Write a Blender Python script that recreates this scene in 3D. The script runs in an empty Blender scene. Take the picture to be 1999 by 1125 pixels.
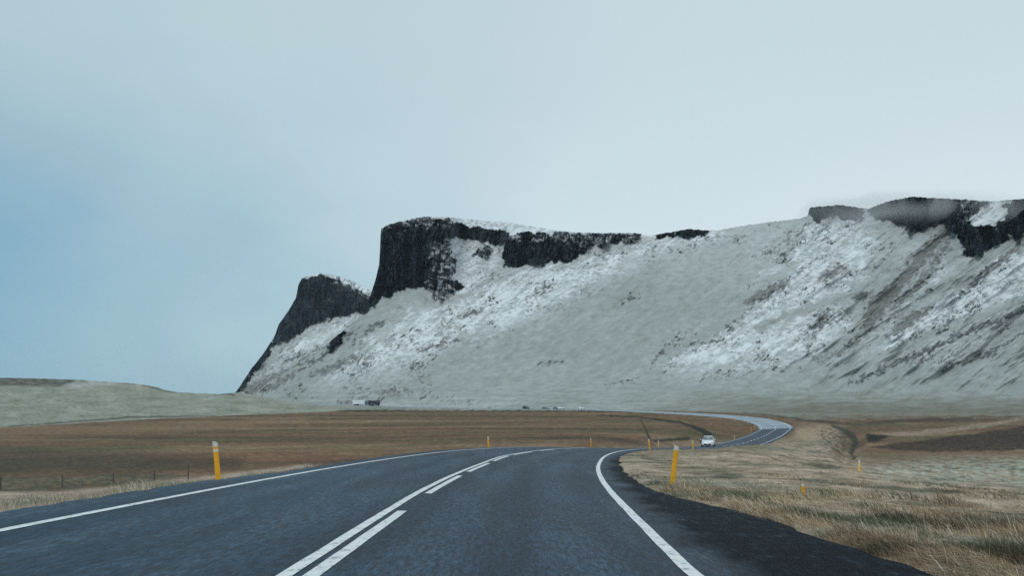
import bpy, bmesh, math, random
import numpy as np
from mathutils import Vector, Matrix

scene = bpy.context.scene
COL = scene.collection
rng = np.random.default_rng(7)
random.seed(7)

# ------------------------------------------------------------------ camera
F, CX, HY, CAMZ = 1900.0, 1000.0, 800.0, 1.3          # photo pixels: focal length, centre column, eye-level row; eye height (m)
cam_d = bpy.data.cameras.new("camera")
cam = bpy.data.objects.new("camera", cam_d)
COL.objects.link(cam)
cam.location = (0, 0, CAMZ)
cam.rotation_euler = (math.radians(90), 0, 0)
cam_d.sensor_width = 36.0
cam_d.lens = 36.0 * F / 1999.0
cam_d.shift_y = (HY - 562.5) / 1999.0
cam_d.clip_start, cam_d.clip_end = 0.1, 30000
scene.camera = cam

# ------------------------------------------------------------------ world, sun, exposure
SUN_EL, SUN_AZ = math.radians(48), math.radians(-150)    # azimuth from +Y towards +X
world = bpy.data.worlds.new("World")
scene.world = world
world.use_nodes = True
wn, wl = world.node_tree.nodes, world.node_tree.links
wn.clear()
w_out = wn.new("ShaderNodeOutputWorld")
w_bg = wn.new("ShaderNodeBackground")
w_bg.inputs[1].default_value = 0.1
sky = wn.new("ShaderNodeTexSky")
sky.sky_type = 'NISHITA'
sky.sun_disc = False
sky.sun_elevation = SUN_EL
sky.sun_rotation = SUN_AZ
tc = wn.new("ShaderNodeTexCoord")


def wmath(op, a, b=None, c=None, clamp=False):
    n = wn.new("ShaderNodeMath")
    n.operation = op
    n.use_clamp = clamp
    for i, v in enumerate((a, b, c)):
        if v is None:
            continue
        if isinstance(v, (int, float)):
            n.inputs[i].default_value = v
        else:
            wl.new(v, n.inputs[i])
    return n.outputs[0]


def wramp(fac, stops):
    r = wn.new("ShaderNodeValToRGB")
    r.color_ramp.interpolation = 'EASE'
    el = r.color_ramp.elements
    while len(el) < len(stops):
        el.new(0.5)
    for e, (p, c) in zip(el, stops):
        e.position = p
        e.color = (c[0], c[1], c[2], 1)
    wl.new(fac, r.inputs[0])
    return r.outputs[0]


def wmix(fac, a, b):
    m = wn.new("ShaderNodeMixRGB")
    if isinstance(fac, float):
        m.inputs[0].default_value = fac
    else:
        wl.new(fac, m.inputs[0])
    wl.new(a, m.inputs[1])
    wl.new(b, m.inputs[2])
    return m.outputs[0]


sep = wn.new("ShaderNodeSeparateXYZ")
wl.new(tc.outputs["Generated"], sep.inputs[0])
dx, dz = sep.outputs[0], sep.outputs[2]
# overcast cloud deck: even pale grey, thinning towards the clear blue on the left; values are radiance / 0.1
cnoise = wn.new("ShaderNodeTexNoise")
cmap = wn.new("ShaderNodeMapping")
cmap.inputs["Scale"].default_value = (2.2, 2.2, 5.0)
wl.new(tc.outputs["Generated"], cmap.inputs[0])
wl.new(cmap.outputs[0], cnoise.inputs["Vector"])
cnoise.inputs["Scale"].default_value = 1.3
cnoise.inputs["Detail"].default_value = 5
cnoise.inputs["Roughness"].default_value = 0.5
nz = wmath('MULTIPLY_ADD', cnoise.outputs[0], 0.30, -0.15)
xx = wmath('ADD', dx, nz)
deck_low = wramp(wmath('MULTIPLY_ADD', xx, 0.80, 0.5, clamp=True),
                 [(0.08, (1.85, 3.9, 5.45)), (0.27, (3.25, 5.2, 6.25)), (0.42, (5.2, 6.75, 7.4)), (0.56, (6.8, 7.95, 8.45)), (0.78, (7.4, 8.3, 8.75))])
deck_high = wramp(wmath('MULTIPLY_ADD', xx, 0.80, 0.5, clamp=True),
                  [(0.05, (4.3, 5.95, 6.5)), (0.35, (5.4, 6.85, 7.4)), (0.62, (6.2, 7.4, 7.9)), (0.95, (6.3, 7.4, 7.9))])
hfac = wn.new("ShaderNodeMapRange")
hfac.interpolation_type = 'SMOOTHSTEP'
hfac.inputs[1].default_value = 0.10
hfac.inputs[2].default_value = 0.36
wl.new(wmath('ADD', dz, wmath('MULTIPLY', nz, 0.35)), hfac.inputs[0])
deck = wmix(hfac.outputs[0], deck_low, deck_high)
final = wmix(0.90, sky.outputs[0], deck)
wl.new(final, w_bg.inputs[0])
wl.new(w_bg.outputs[0], w_out.inputs[0])

sun_d = bpy.data.lights.new("sun", 'SUN')
sun_d.energy = 1.0
sun_d.angle = math.radians(14)
sun_d.color = (1.0, 0.97, 0.92)
sun = bpy.data.objects.new("sun", sun_d)
COL.objects.link(sun)
sdir = Vector((math.sin(SUN_AZ) * math.cos(SUN_EL), math.cos(SUN_AZ) * math.cos(SUN_EL), math.sin(SUN_EL)))
sun.rotation_euler = sdir.to_track_quat('Z', 'Y').to_euler()

vs = scene.view_settings
vs.view_transform = 'Standard'
vs.look = 'None'
vs.exposure = 0.0
vs.gamma = 1.0
vs.use_curve_mapping = False
scene.render.engine = 'CYCLES'
scene.cycles.use_denoising = False
scene.cycles.max_bounces = 12
scene.cycles.volume_bounces = 12
scene.cycles.volume_max_steps = 256


# ------------------------------------------------------------------ helpers
def P(x, y, d):
    """A pixel of the photograph at a depth of d metres, as a point of the place."""
    return ((x - CX) / F * d, d, CAMZ + (HY - y) / F * d)


_perm = rng.permutation(512).astype(np.int64)
_perm = np.concatenate([_perm, _perm])
_ang = rng.random(1024) * 2 * np.pi
_gx, _gy = np.cos(_ang), np.sin(_ang)


def pn(x, y, seed=0):
    xi = np.floor(x).astype(np.int64)
    yi = np.floor(y).astype(np.int64)
    xf, yf = x - xi, y - yi
    u = xf * xf * xf * (xf * (xf * 6 - 15) + 10)
    v = yf * yf * yf * (yf * (yf * 6 - 15) + 10)

    def g(ix, iy, fx, fy):
        h = _perm[(_perm[(ix + seed * 37) & 511] + iy + seed * 101) & 511]
        return _gx[h] * fx + _gy[h] * fy
    a = g(xi, yi, xf, yf)
    b = g(xi + 1, yi, xf - 1, yf)
    c = g(xi, yi + 1, xf, yf - 1)
    d = g(xi + 1, yi + 1, xf - 1, yf - 1)
    return ((a + (b - a) * u) + ((c + (d - c) * u) - (a + (b - a) * u)) * v) * 1.5


def fbm(x, y, octs=4, seed=0, gain=0.5):
    s = np.zeros_like(x)
    amp, tot = 1.0, 0.0
    for i in range(octs):
        s += amp * pn(x * 2.03 ** i, y * 2.03 ** i, seed + i)
        tot += amp
        amp *= gain
    return s / tot


def sstep(a, b, x):
    t = np.clip((x - a) / (b - a), 0, 1)
    return t * t * (3 - 2 * t)


def sdpoly(px, py, poly):
    """Signed distance to a closed outline, positive inside."""
    best = np.full(px.shape, 1e9)
    inside = np.zeros(px.shape, bool)
    n = len(poly)
    for i in range(n):
        x0, y0 = poly[i]
        x1, y1 = poly[(i + 1) % n]
        ex, ey = x1 - x0, y1 - y0
        L = ex * ex + ey * ey + 1e-9
        t = np.clip(((px - x0) * ex + (py - y0) * ey) / L, 0, 1)
        best = np.minimum(best, (px - x0 - t * ex) ** 2 + (py - y0 - t * ey) ** 2)
        if y0 != y1:
            cr = ((y0 > py) != (y1 > py)) & (px < (x1 - x0) * (py - y0) / (y1 - y0) + x0)
            inside ^= cr
    return np.where(inside, 1, -1) * np.sqrt(best)


def sdline(px, py, pts):
    """Width left over at each point of a stroke: pts are (x, y, half width); positive on the stroke."""
    best = np.full(px.shape, -1e9)
    for (x0, y0, w0), (x1, y1, w1) in zip(pts[:-1], pts[1:]):
        ex, ey = x1 - x0, y1 - y0
        L = ex * ex + ey * ey + 1e-9
        t = np.clip(((px - x0) * ex + (py - y0) * ey) / L, 0, 1)
        r = np.sqrt((px - x0 - t * ex) ** 2 + (py - y0 - t * ey) ** 2)
        best = np.maximum(best, w0 + (w1 - w0) * t - r)
    return best


def interp(x, pts):
    a = np.array(pts, float)
    return np.interp(x, a[:, 0], a[:, 1])


def spline(x, pts):
    """Smooth curve through points, one-dimensional (monotone cubic)."""
    a = np.array(pts, float)
    X, Y = a[:, 0], a[:, 1]
    h = np.diff(X)
    dl = np.diff(Y) / h
    m = np.zeros(len(X))
    m[1:-1] = np.where(dl[:-1] * dl[1:] > 0, 2 * dl[:-1] * dl[1:] / (dl[:-1] + dl[1:] + 1e-12 * np.sign(dl[:-1] + dl[1:] + 1e-15)), 0)
    m[0], m[-1] = dl[0], dl[-1]
    x = np.asarray(x, float)
    i = np.clip(np.searchsorted(X, x) - 1, 0, len(h) - 1)
    t = np.clip((x - X[i]) / h[i], 0, 1)
    t2, t3 = t * t, t * t * t
    return (2 * t3 - 3 * t2 + 1) * Y[i] + (t3 - 2 * t2 + t) * h[i] * m[i] + (-2 * t3 + 3 * t2) * Y[i + 1] + (t3 - t2) * h[i] * m[i + 1]


def mix3(c, col, m):
    return c + (np.array(col)[None, :] - c) * m.reshape(-1, 1)


def np_mesh(name, V, quads=None, tris=None, colors=None, smooth=True, mat=None):
    me = bpy.data.meshes.new(name)
    nq = 0 if quads is None else len(quads)
    nt = 0 if tris is None else len(tris)
    me.vertices.add(len(V))
    me.vertices.foreach_set("co", np.asarray(V, np.float32).ravel())
    loops = []
    if nq:
        loops.append(np.asarray(quads, np.int32).ravel())
    if nt:
        loops.append(np.asarray(tris, np.int32).ravel())
    lv = np.concatenate(loops)
    me.loops.add(len(lv))
    me.loops.foreach_set("vertex_index", lv)
    starts = np.concatenate([np.arange(nq) * 4, nq * 4 + np.arange(nt) * 3]).astype(np.int32)
    me.polygons.add(nq + nt)
    me.polygons.foreach_set("loop_start", starts)
    me.polygons.foreach_set("use_smooth", np.full(nq + nt, smooth))
    me.update(calc_edges=True)
    if colors is not None:
        at = me.attributes.new("Col", 'FLOAT_COLOR', 'POINT')
        c4 = np.ones((len(V), 4), np.float32)
        c4[:, :3] = np.clip(colors, 0.004, 0.95)
        at.data.foreach_set("color", c4.ravel())
    o = bpy.data.objects.new(name, me)
    COL.objects.link(o)
    if mat:
        me.materials.append(mat)
    return o


def grid_quads(nr, nc, wrap=False):
    i = np.arange(nr - 1)[:, None]
    j = np.arange(nc if wrap else nc - 1)[None, :]
    a = i * nc + j
    b = i * nc + (j + 1) % nc
    return np.stack([a, b, b + nc, a + nc], -1).reshape(-1, 4)


def new_mat(name):
    m = bpy.data.materials.new(name)
    m.use_nodes = True
    nt = m.node_tree
    return m, nt.nodes, nt.links, nt.nodes["Principled BSDF"]


def terrain_mat(name, fine, rough=0.95, bump=0.5, var=0.35, dist=0.1, stretch=(1, 1, 1), detail=8, spec=0.1):
    """Ground cover: cover colours from the mesh, broken up by fine procedural noise, with noise relief."""
    m, n, l, b = new_mat(name)
    at = n.new("ShaderNodeAttribute")
    at.attribute_name = "Col"
    t = n.new("ShaderNodeTexCoord")
    mp = n.new("ShaderNodeMapping")
    mp.inputs["Scale"].default_value = stretch
    l.new(t.outputs["Object"], mp.inputs[0])
    ns = n.new("ShaderNodeTexNoise")
    ns.inputs["Scale"].default_value = fine
    ns.inputs["Detail"].default_value = detail
    ns.inputs["Roughness"].default_value = 0.62
    l.new(mp.outputs[0], ns.inputs["Vector"])
    mr = n.new("ShaderNodeMapRange")
    mr.inputs[1].default_value, mr.inputs[2].default_value = 0.28, 0.72
    mr.inputs[3].default_value, mr.inputs[4].default_value = 1 - var, 1 + var
    l.new(ns.outputs[0], mr.inputs[0])
    mu = n.new("ShaderNodeVectorMath")
    mu.operation = 'SCALE'
    l.new(at.outputs["Color"], mu.inputs[0])
    l.new(mr.outputs[0], mu.inputs["Scale"])
    l.new(mu.outputs[0], b.inputs["Base Color"])
    b.inputs["Roughness"].default_value = rough
    b.inputs["Specular IOR Level"].default_value = spec
    bp = n.new("ShaderNodeBump")
    bp.inputs["Strength"].default_value = bump
    bp.inputs["Distance"].default_value = dist
    l.new(ns.outputs[0], bp.inputs["Height"])
    l.new(bp.outputs[0], b.inputs["Normal"])
    return m


def plain_mat(name, col, rough=0.5, metal=0.0, spec=0.5, dirt=0.12, scale=6.0, coat=0.0):
    m, n, l, b = new_mat(name)
    t = n.new("ShaderNodeTexCoord")
    ns = n.new("ShaderNodeTexNoise")
    ns.inputs["Scale"].default_value = scale
    ns.inputs["Detail"].default_value = 5
    l.new(t.outputs["Object"], ns.inputs["Vector"])
    mr = n.new("ShaderNodeMapRange")
    mr.inputs[1].default_value, mr.inputs[2].default_value = 0.3, 0.7
    mr.inputs[3].default_value, mr.inputs[4].default_value = 1 - dirt, 1 + dirt * 0.4
    l.new(ns.outputs[0], mr.inputs[0])
    mu = n.new("ShaderNodeVectorMath")
    mu.operation = 'SCALE'
    mu.inputs[0].default_value = col
    l.new(mr.outputs[0], mu.inputs["Scale"])
    l.new(mu.outputs[0], b.inputs["Base Color"])
    b.inputs["Roughness"].default_value = rough
    b.inputs["Metallic"].default_value = metal
    b.inputs["Specular IOR Level"].default_value = spec
    b.inputs["Coat Weight"].default_value = coat
    return m


def setting(o, kind='structure'):
    o["kind"] = kind
    return o


def thing(name, label, cat, loc, rotz=0.0, group=None):
    o = bpy.data.objects.new(name, None)
    COL.objects.link(o)
    o.empty_display_size = 0.3
    o.location = loc
    o.rotation_euler = (0, 0, rotz)
    o["label"] = label
    o["category"] = cat
    if group:
        o["group"] = group
    return o


def part(name, bm, mat, parent, smooth=False):
    me = bpy.data.meshes.new(name)
    bmesh.ops.recalc_face_normals(bm, faces=bm.faces)
    bm.to_mesh(me)
    bm.free()
    for p in me.polygons:
        p.use_smooth = smooth
    me.materials.append(mat)
    o = bpy.data.objects.new(name, me)
    COL.objects.link(o)
    if parent:
        o.parent = parent
    return o


def add_box(bm, c, s, bevel=0.0, rot=None):
    g = bmesh.ops.create_cube(bm, size=1.0)
    vs_ = g['verts']
    bmesh.ops.scale(bm, vec=s, verts=vs_)
    if bevel:
        ed = list({e for v in vs_ for e in v.link_edges})
        r = bmesh.ops.bevel(bm, geom=ed, offset=bevel, segments=2, affect='EDGES')
        vs_ = list({v for f in r['faces'] for v in f.verts} | {v for v in vs_ if v.is_valid})
    if rot is not None:
        bmesh.ops.rotate(bm, verts=vs_, cent=(0, 0, 0), matrix=rot)
    bmesh.ops.translate(bm, vec=c, verts=vs_)
    return vs_


def add_cyl(bm, c, r, h, axis='X', seg=20, r2=None):
    g = bmesh.ops.create_cone(bm, cap_ends=True, segments=seg, radius1=r, radius2=r if r2 is None else r2, depth=h)
    if axis == 'X':
        bmesh.ops.rotate(bm, verts=g['verts'], cent=(0, 0, 0), matrix=Matrix.Rotation(math.pi / 2, 3, 'Y'))
    elif axis == 'Y':
        bmesh.ops.rotate(bm, verts=g['verts'], cent=(0, 0, 0), matrix=Matrix.Rotation(math.pi / 2, 3, 'X'))
    bmesh.ops.translate(bm, vec=c, verts=g['verts'])
    return g['verts']


def loft(bm, rings, cap=True):
    rv = [[bm.verts.new(p) for p in r] for r in rings]
    n = len(rv[0])
    for a, b in zip(rv[:-1], rv[1:]):
        for i in range(n):
            bm.faces.new((a[i], a[(i + 1) % n], b[(i + 1) % n], b[i]))
    if cap:
        bm.faces.new(rv[0])
        bm.faces.new(list(reversed(rv[-1])))


# ------------------------------------------------------------------ the road in plan (X as a function of Y) and its profile
XC = [(-80, -1.9), (0, -1.88), (8, -1.87), (17.5, -1.83), (23, -1.71), (28.7, -1.5), (37, -1.07), (46, -0.55), (57.7, 0.75), (68.7, 2.5), (75, 3.9), (82.6, 5.85),
      (90, 8.3), (100, 12.4), (110, 17.0), (120, 21.6), (130, 26.2), (140, 30.6), (160, 37.9), (178, 44), (200, 51.6), (222, 59.0), (245, 66.4), (258, 69.3), (270, 71.0), (290, 71.9), (312, 70.9), (330, 69.2), (385, 60.8), (415, 54.2), (440, 46.3), (462, 36.5), (480, 25.3), (510, 0), (545, -42), (570, -78), (580, -93), (600, -124)]
ZC = [(-80, 1.7), (0, 0.0), (60, -1.278), (82, -1.95), (95, -2.5), (110, -3.1), (125, -3.6), (140, -4.0), (160, -4.3), (178, -4.37), (200, -4.28), (222, -3.96), (245, -3.47), (258, -2.9), (270, -2.45), (290, -1.65), (312, -1.05), (330, -.7), (385, .08), (415, .5), (440, .9), (462, 1.2), (480, 1.35), (510, 1.55), (545, 2.3), (570, 3.4), (580, 3.75), (600, 4.5)]
KC = [(-80, -.035), (70, -.035), (110, -.01), (170, .02), (240, .045), (300, .04), (420, .03), (500, .0), (600, 0)]
XL = [(-80, -5.6), (0, -5.6), (13, -5.61), (19, -5.56), (25, -5.42), (34.7, -5.02), (51.6, -3.75), (65, -1.75), (78, 1.4), (92, 5.4), (105, 11.1), (120, 17.8)]
XR = [(-80, 1.72), (0, 1.72), (9, 1.71), (11.3, 1.78), (15.3, 1.93), (18, 2.04), (22.3, 2.23), (28.9, 2.63), (35.5, 3.14), (44.5, 4.03), (54.6, 5.2), (69, 7.4), (80, 9.8), (95, 14.3), (105, 18.6), (120, 25.4)]
ER = [(-80, 4.3), (9.7, 4.22), (13, 4.2), (15.5, 4.05), (18, 3.84), (20, 3.55), (23.5, 3.38), (28.6, 3.5), (38.4, 4.25), (54.5, 5.95), (68, 8.0), (80, 10.5), (95, 15.0), (105, 19.2), (120, 26.1)]
EL = [(-80, -6.65), (15, -6.65), (18, -6.6), (21, -6.4), (25.4, -6.05), (36, -5.7), (55, -4.3), (72, -1.2), (78, 0.6), (92, 4.6), (105, 10.4), (120, 17.1)]

ys_near = np.arange(-80, 700, 0.5)
_h = np.gradient(spline(ys_near, XC), 0.5)
_h = np.convolve(np.pad(_h, 8, mode='edge'), np.ones(17) / 17, mode='valid')
_sec = np.sqrt(1 + _h * _h)


def road_x(y, which):
    """Plan position of the road's lines: 'L' 'C' 'R' markings, 'EL' 'ER' edges of the asphalt."""
    y = np.asarray(y, float)
    c = spline(y, XC)
    if which == 'C':
        return c
    s = np.interp(y, ys_near, _sec)
    far = {'L': -3.5, 'R': 3.5, 'EL': -4.15, 'ER': 4.15}[which] * s + c
    near = spline(y, {'L': XL, 'R': XR, 'EL': EL, 'ER': ER}[which])
    return near + (far - near) * sstep(85, 118, y)


def road_z(x, y):
    y = np.asarray(y, float)
    near = -0.0213 * y - 0.035 * x
    s = np.interp(y, ys_near, _sec)
    far = spline(y, ZC) + np.interp(y, [k[0] for k in KC], [k[1] for k in KC]) * (x - spline(y, XC)) / s
    # both agree about the centre line near the bend
    w = sstep(60, 100, y)
    return near + (far - near) * w


# ------------------------------------------------------------------ ground heights: thin-plate surface through levelled points
GP = [P(0, 835, 285), P(250, 820, 380), P(500, 809, 480), P(700, 801, 555), P(900, 804.5, 515), P(1100, 805, 462), P(0, 968, 40), P(0, 970, 55), P(122, 967, 58), P(300, 952, 68),
      P(500, 900, 100), P(500, 860, 170), P(0, 880, 130), P(-400, 880, 130), P(800, 855, 165), P(800, 828, 290), P(1000, 858, 140), P(1000, 826, 290), P(1150, 853, 150),
      P(1200, 820, 300), P(1300, 818, 290), P(1380, 850, 170), P(1340, 860, 145), P(900, 885, 105),
      P(1676, 946, 53), P(1999, 956, 45), P(1999, 1045, 18), P(1999, 1112, 10.5), P(1600, 1010, 18), P(1450, 990, 21), P(1318, 948, 22.2), P(1700, 1040, 16),
      P(1260, 891, 55), P(1300, 890, 45), P(1350, 889, 48), P(1400, 885, 60), P(1450, 880, 75), P(1500, 872, 95), P(1545, 862, 120), P(1560, 845, 190), P(1600, 842, 215),
      P(1600, 900, 62), P(1660, 890, 90), P(1800, 880, 105), P(1999, 900, 80), P(1999, 876, 115), P(1999, 850, 150), P(1800, 850, 170), P(1700, 838, 230), P(1570, 832, 270), P(1800, 822, 300),
      P(1999, 808, 400), P(1999, 820, 290), P(1600, 812, 420), P(1750, 808, 440), P(1500, 808, 470), P(1450, 805, 520), P(1300, 803, 590),
      P(2300, 812, 380), P(2300, 860, 130), P(2300, 960, 45),
      (0, -60, 1.0), (-30, -30, -2.5), (30, -30, -0.5), (-120, 0, -4.5), (120, 0, -3), (-300, 100, -5), (400, 100, -3), (-60, 600, 3.0), (-150, 630, 4.5), (40, 540, 1.6),
      (50, 700, 0), (200, 700, -3), (-300, 800, 0), (500, 600, -4), (-600, 500, -5), (-900, -900, -5), (900, -900, -5), (900, 1200, -5), (-900, 1500, -5)]
GP = np.array(GP)


def tps_fit(pts, S=100.0):
    A = pts[:, :2] / S
    n = len(A)
    r2 = ((A[:, None] - A[None]) ** 2).sum(-1)
    K = np.where(r2 > 0, 0.5 * r2 * np.log(r2 + 1e-12), 0) + np.eye(n) * 2e-4
    Pm = np.hstack([np.ones((n, 1)), A])
    M = np.zeros((n + 3, n + 3))
    M[:n, :n], M[:n, n:], M[n:, :n] = K, Pm, Pm.T
    w = np.linalg.solve(M, np.concatenate([pts[:, 2], np.zeros(3)]))

    def f(x, y):
        x, y = np.ravel(x) / S, np.ravel(y) / S
        out = w[n] + w[n + 1] * x + w[n + 2] * y
        for i in range(n):
            r2 = (x - A[i, 0]) ** 2 + (y - A[i, 1]) ** 2
            out = out + w[i] * 0.5 * r2 * np.log(r2 + 1e-12)
        return out
    return f


tps = tps_fit(GP)


def ground_z(x, y):
    x, y = np.ravel(np.asarray(x, float)), np.ravel(np.asarray(y, float))
    r = np.hypot(x, y)
    far = -5.0 + 0 * x
    z = tps(np.clip(x, -900, 900), np.clip(y, -900, 1500))
    z = z + (far - z) * sstep(700, 1000, r)
    z = z + fbm(x / 9, y / 9, 3, 3) * 0.22 * sstep(8, 40, r) + fbm(x / 1.6, y / 1.6, 3, 5) * 0.10
    # a narrow drainage ditch and the stream gully
    pxx, pyy = CX + x / np.maximum(y, 1) * F, HY - (z - CAMZ) / np.maximum(y, 1) * F
    front = (y > 30)
    gul = sdline(pxx, pyy, [(1600, 836, 6), (1650, 846, 12), (1665, 862, 16), (1650, 882, 12)])
    z = z - front * .9 * sstep(-18, 12, gul)
    # corridor: the ground meets the asphalt's edges
    inside = (y > -80) & (y < 597)
    yc = np.clip(y, -80, 597)
    xl, xr = road_x(yc, 'EL'), road_x(yc, 'ER')
    s = np.interp(yc, ys_near, _sec)
    e = np.maximum(np.maximum(xl - x, x - xr) / s, -2)
    right = x > (xl + xr) / 2
    xe = np.clip(x, xl, xr)
    zr = road_z(xe, yc)
    wid = np.where(right, 9.0, 13.0)
    w = sstep(0.6, 1.0, np.clip(e / wid, 0, 1)) * 0 + sstep(0.5, wid, e)
    drop = np.where(right, 0.05, 0.16) * np.clip(e, 0, 8)
    zc = zr - 0.07 - drop + 0.05 * fbm(x / 1.3, y / 1.3, 2, 9) * sstep(0.1, 1.0, e) + 0.06 * sstep(0.1, .6, e)
    return np.where(inside, zc + (z - zc) * w, z)


def gz(x, y):
    return float(ground_z(np.array([x]), np.array([y]))[0])


# ------------------------------------------------------------------ ground sheet
az = np.concatenate([np.radians(np.arange(-180, -34, 3.0)), np.radians(np.arange(-34, 34, 0.085)), np.radians(np.arange(34, 180, 3.0))])
rr = [1.5]
while rr[-1] < 5:
    rr.append(rr[-1] * 1.06)
while rr[-1] < 760:
    rr.append(rr[-1] * 1.0115)
while rr[-1] < 6500:
    rr.append(rr[-1] * 1.12)
rr = np.array(rr)
R_, A_ = np.meshgrid(rr, az, indexing='ij')
gx, gy = (R_ * np.sin(A_)).ravel(), (R_ * np.cos(A_)).ravel()
gzv = ground_z(gx, gy)
px = CX + gx / np.maximum(gy, 0.5) * F
py = HY - (gzv - CAMZ) / np.maximum(gy, 0.5) * F


def cover(px, py, x, y):
    """Colour of the ground cover: moor, frosted turf, verge, ditches."""
    n = len(x)
    fr = y > 3
    c = np.tile(np.array([.150, .100, .060]), (n, 1))
    # bands of dead grass and heather running across the moor
    b1 = fbm(x / 110, y / 34 + x / 260, 4, 21)
    b2 = fbm(x / 45, y / 17 + x / 150, 4, 25)
    c = mix3(c, (.225, .158, .100), sstep(.0, .4, b1))
    c = mix3(c, (.070, .054, .038), sstep(.02, .38, -b1) * .9)
    c = mix3(c, (.11, .105, .056), sstep(.05, .4, b2) * .8)
    c = mix3(c, (.19, .10, .066), sstep(.05, .45, -b2) * .7)
    b3 = fbm(x / 5, y / 9, 4, 29, .65)
    c = c * (1 + .40 * b3[:, None])
    wob = fbm(px / 70, py / 12, 3, 31) * 6
    # left middle: darker heath
    m = sstep(-10, 16, sdpoly(px, py + wob, [(-400, 880), (60, 872), (300, 880), (480, 893), (470, 915), (300, 925), (0, 930), (-400, 940)])) * fr
    c = mix3(c, (.052, .046, .036), m * .65)
    m = sstep(-6, 8, sdpoly(px, py + wob, [(-400, 838), (300, 824), (620, 812), (600, 826), (300, 846), (-400, 868)])) * fr
    c = mix3(c, (.25, .16, .10), m * .55)
    m = sstep(-5, 6, sdpoly(px, py + wob, [(-400, 940), (150, 929), (300, 923), (380, 933), (250, 948), (120, 959), (-400, 975)])) * fr
    c = mix3(c, (.062, .080, .056), m * np.clip(.6 + .9 * fbm(px / 14, py / 4, 4, 69, .6), 0, 1))
    m = sstep(-4, 4, sdpoly(px, py + wob * .6, [(-400, 970), (0, 961), (120, 961), (250, 948), (330, 938), (430, 927), (600, 908), (640, 912), (430, 945), (330, 962), (200, 985), (-400, 1040)])) * fr
    c = mix3(c, (.40, .32, .25), m * .85)
    # frosted turf beyond the moor
    yb = interp(px, [(-600, 850), (0, 836), (250, 821), (500, 809), (650, 803), (700, 801.5), (900, 803.5), (1150, 803), (1250, 802), (1400, 804), (1480, 806), (1560, 812), (1700, 808), (1999, 806), (2500, 806)])
    wt = interp(px, [(1380, 1.2), (1580, 8.0)])
    m = sstep(-1, 1, (yb + wt * .9 - 1 - py) / wt + fbm(px / 34, py / 3.2, 5, 35, .62) * (1.3 + .12 * wt)) * fr
    turf = mix3(np.tile(np.array([.29, .29, .245]), (n, 1)) * interp(px, [(1400, 1), (1600, .72)])[:, None], (.22, .24, .20), sstep(-.2, .4, fbm(x / 60, y / 30, 3, 41)))
    c = c * (1 - m[:, None]) + turf * m[:, None]
    # right-hand side
    m = sstep(-20, 30, sdpoly(px, py, [(1180, 878), (1300, 872), (1450, 866), (1560, 850), (1560, 835), (1640, 832), (1640, 880), (1700, 900), (2600, 870), (2600, 1400), (1200, 1400)])) * fr
    vn = fbm(x / 3.0, y / 3.0, 4, 51)
    vn2 = fbm(x / 9.0, y / 14.0, 3, 57)
    verge = np.tile(np.array([.33, .26, .19]), (n, 1))
    verge = mix3(verge, (.43, .35, .27), sstep(.0, .5, vn))
    verge = mix3(verge, (.11, .11, .075), sstep(.05, .4, -vn) * .9)
    verge = mix3(verge, (.20, .20, .15), sstep(.05, .4, vn2) * .6)
    tus = fbm(x / .9, y / 1.3, 4, 59, .6)
    verge = verge * (1 + .75 * tus[:, None])
    c = c * (1 - m[:, None]) + verge * m[:, None]
    m = sstep(-8, 8, sdpoly(px, py, [(1555, 838), (1600, 833), (1645, 838), (1630, 852), (1580, 862), (1550, 855)])) * fr
    c = mix3(c, (.40, .29, .20), m * .7)
    gn = fbm(px / 7, py / 4, 5, 67, .68)
    wob2 = fbm(px / 40, py / 9, 5, 61, .65) * 11
    m = sstep(-2, 3, sdpoly(px, py + wob2 * .45, [(1690, 874), (1760, 864), (1850, 854), (1999, 832), (2600, 800), (2600, 868), (1999, 880), (1850, 883), (1750, 881)])) * fr
    c = mix3(c, (.040, .030, .026), m * np.clip(.85 + .5 * gn, 0, 1))
    m = sstep(-2, 3, sdline(px, py + wob2 * .5, [(1700, 848, 2), (1800, 846, 5), (1900, 834, 5), (1999, 818, 4), (2100, 800, 4)])) * fr
    c = mix3(c, (.34, .27, .21), m * np.clip(.6 + .8 * gn, 0, 1))
    m = sstep(-2, 3, sdline(px, py + wob2 * .5, [(1450, 806, 1.5), (1520, 814, 2), (1600, 824, 3.5), (1680, 830, 3), (1760, 822, 3), (1900, 818, 2)])) * fr
    c = mix3(c, (.055, .046, .038), m * .8)
    m = sstep(-3, 2, sdline(px + wob2 * .9, py + wob2 * .4, [(1622, 830, 1), (1646, 840, 4), (1664, 852, 6), (1670, 866, 6), (1660, 882, 5), (1668, 898, 1)])) * fr
    c = mix3(c, (.036, .040, .031), m * np.clip(.85 + .6 * gn, 0, 1))
    m = sstep(-8, 8, sdpoly(px + wob2, py + wob2 * .5, [(1596, 838), (1650, 836), (1668, 892), (1625, 888), (1600, 866)])) * fr
    c = mix3(c, (.062, .074, .052), m * sstep(-.08, .16, gn) * .85)
    m = sstep(-3, 3, sdpoly(px, py + wob2 * .6, [(1690, 848), (1740, 850), (1720, 862), (1695, 864)])) * fr
    c = mix3(c, (.025, .024, .022), m)
    fp = fbm(px / 16, py / 3.0, 4, 71)
    m = sstep(-14, 18, sdpoly(px, py + wob2, [(1690, 915), (1800, 900), (2600, 880), (2600, 952), (1999, 950), (1850, 945), (1720, 940)])) * fr
    c = mix3(c, (.34, .37, .31), m * sstep(-.25, .35, fp) * .95)
    c = mix3(c, (.10, .13, .09), m * sstep(.1, .5, -fp) * .7)
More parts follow.
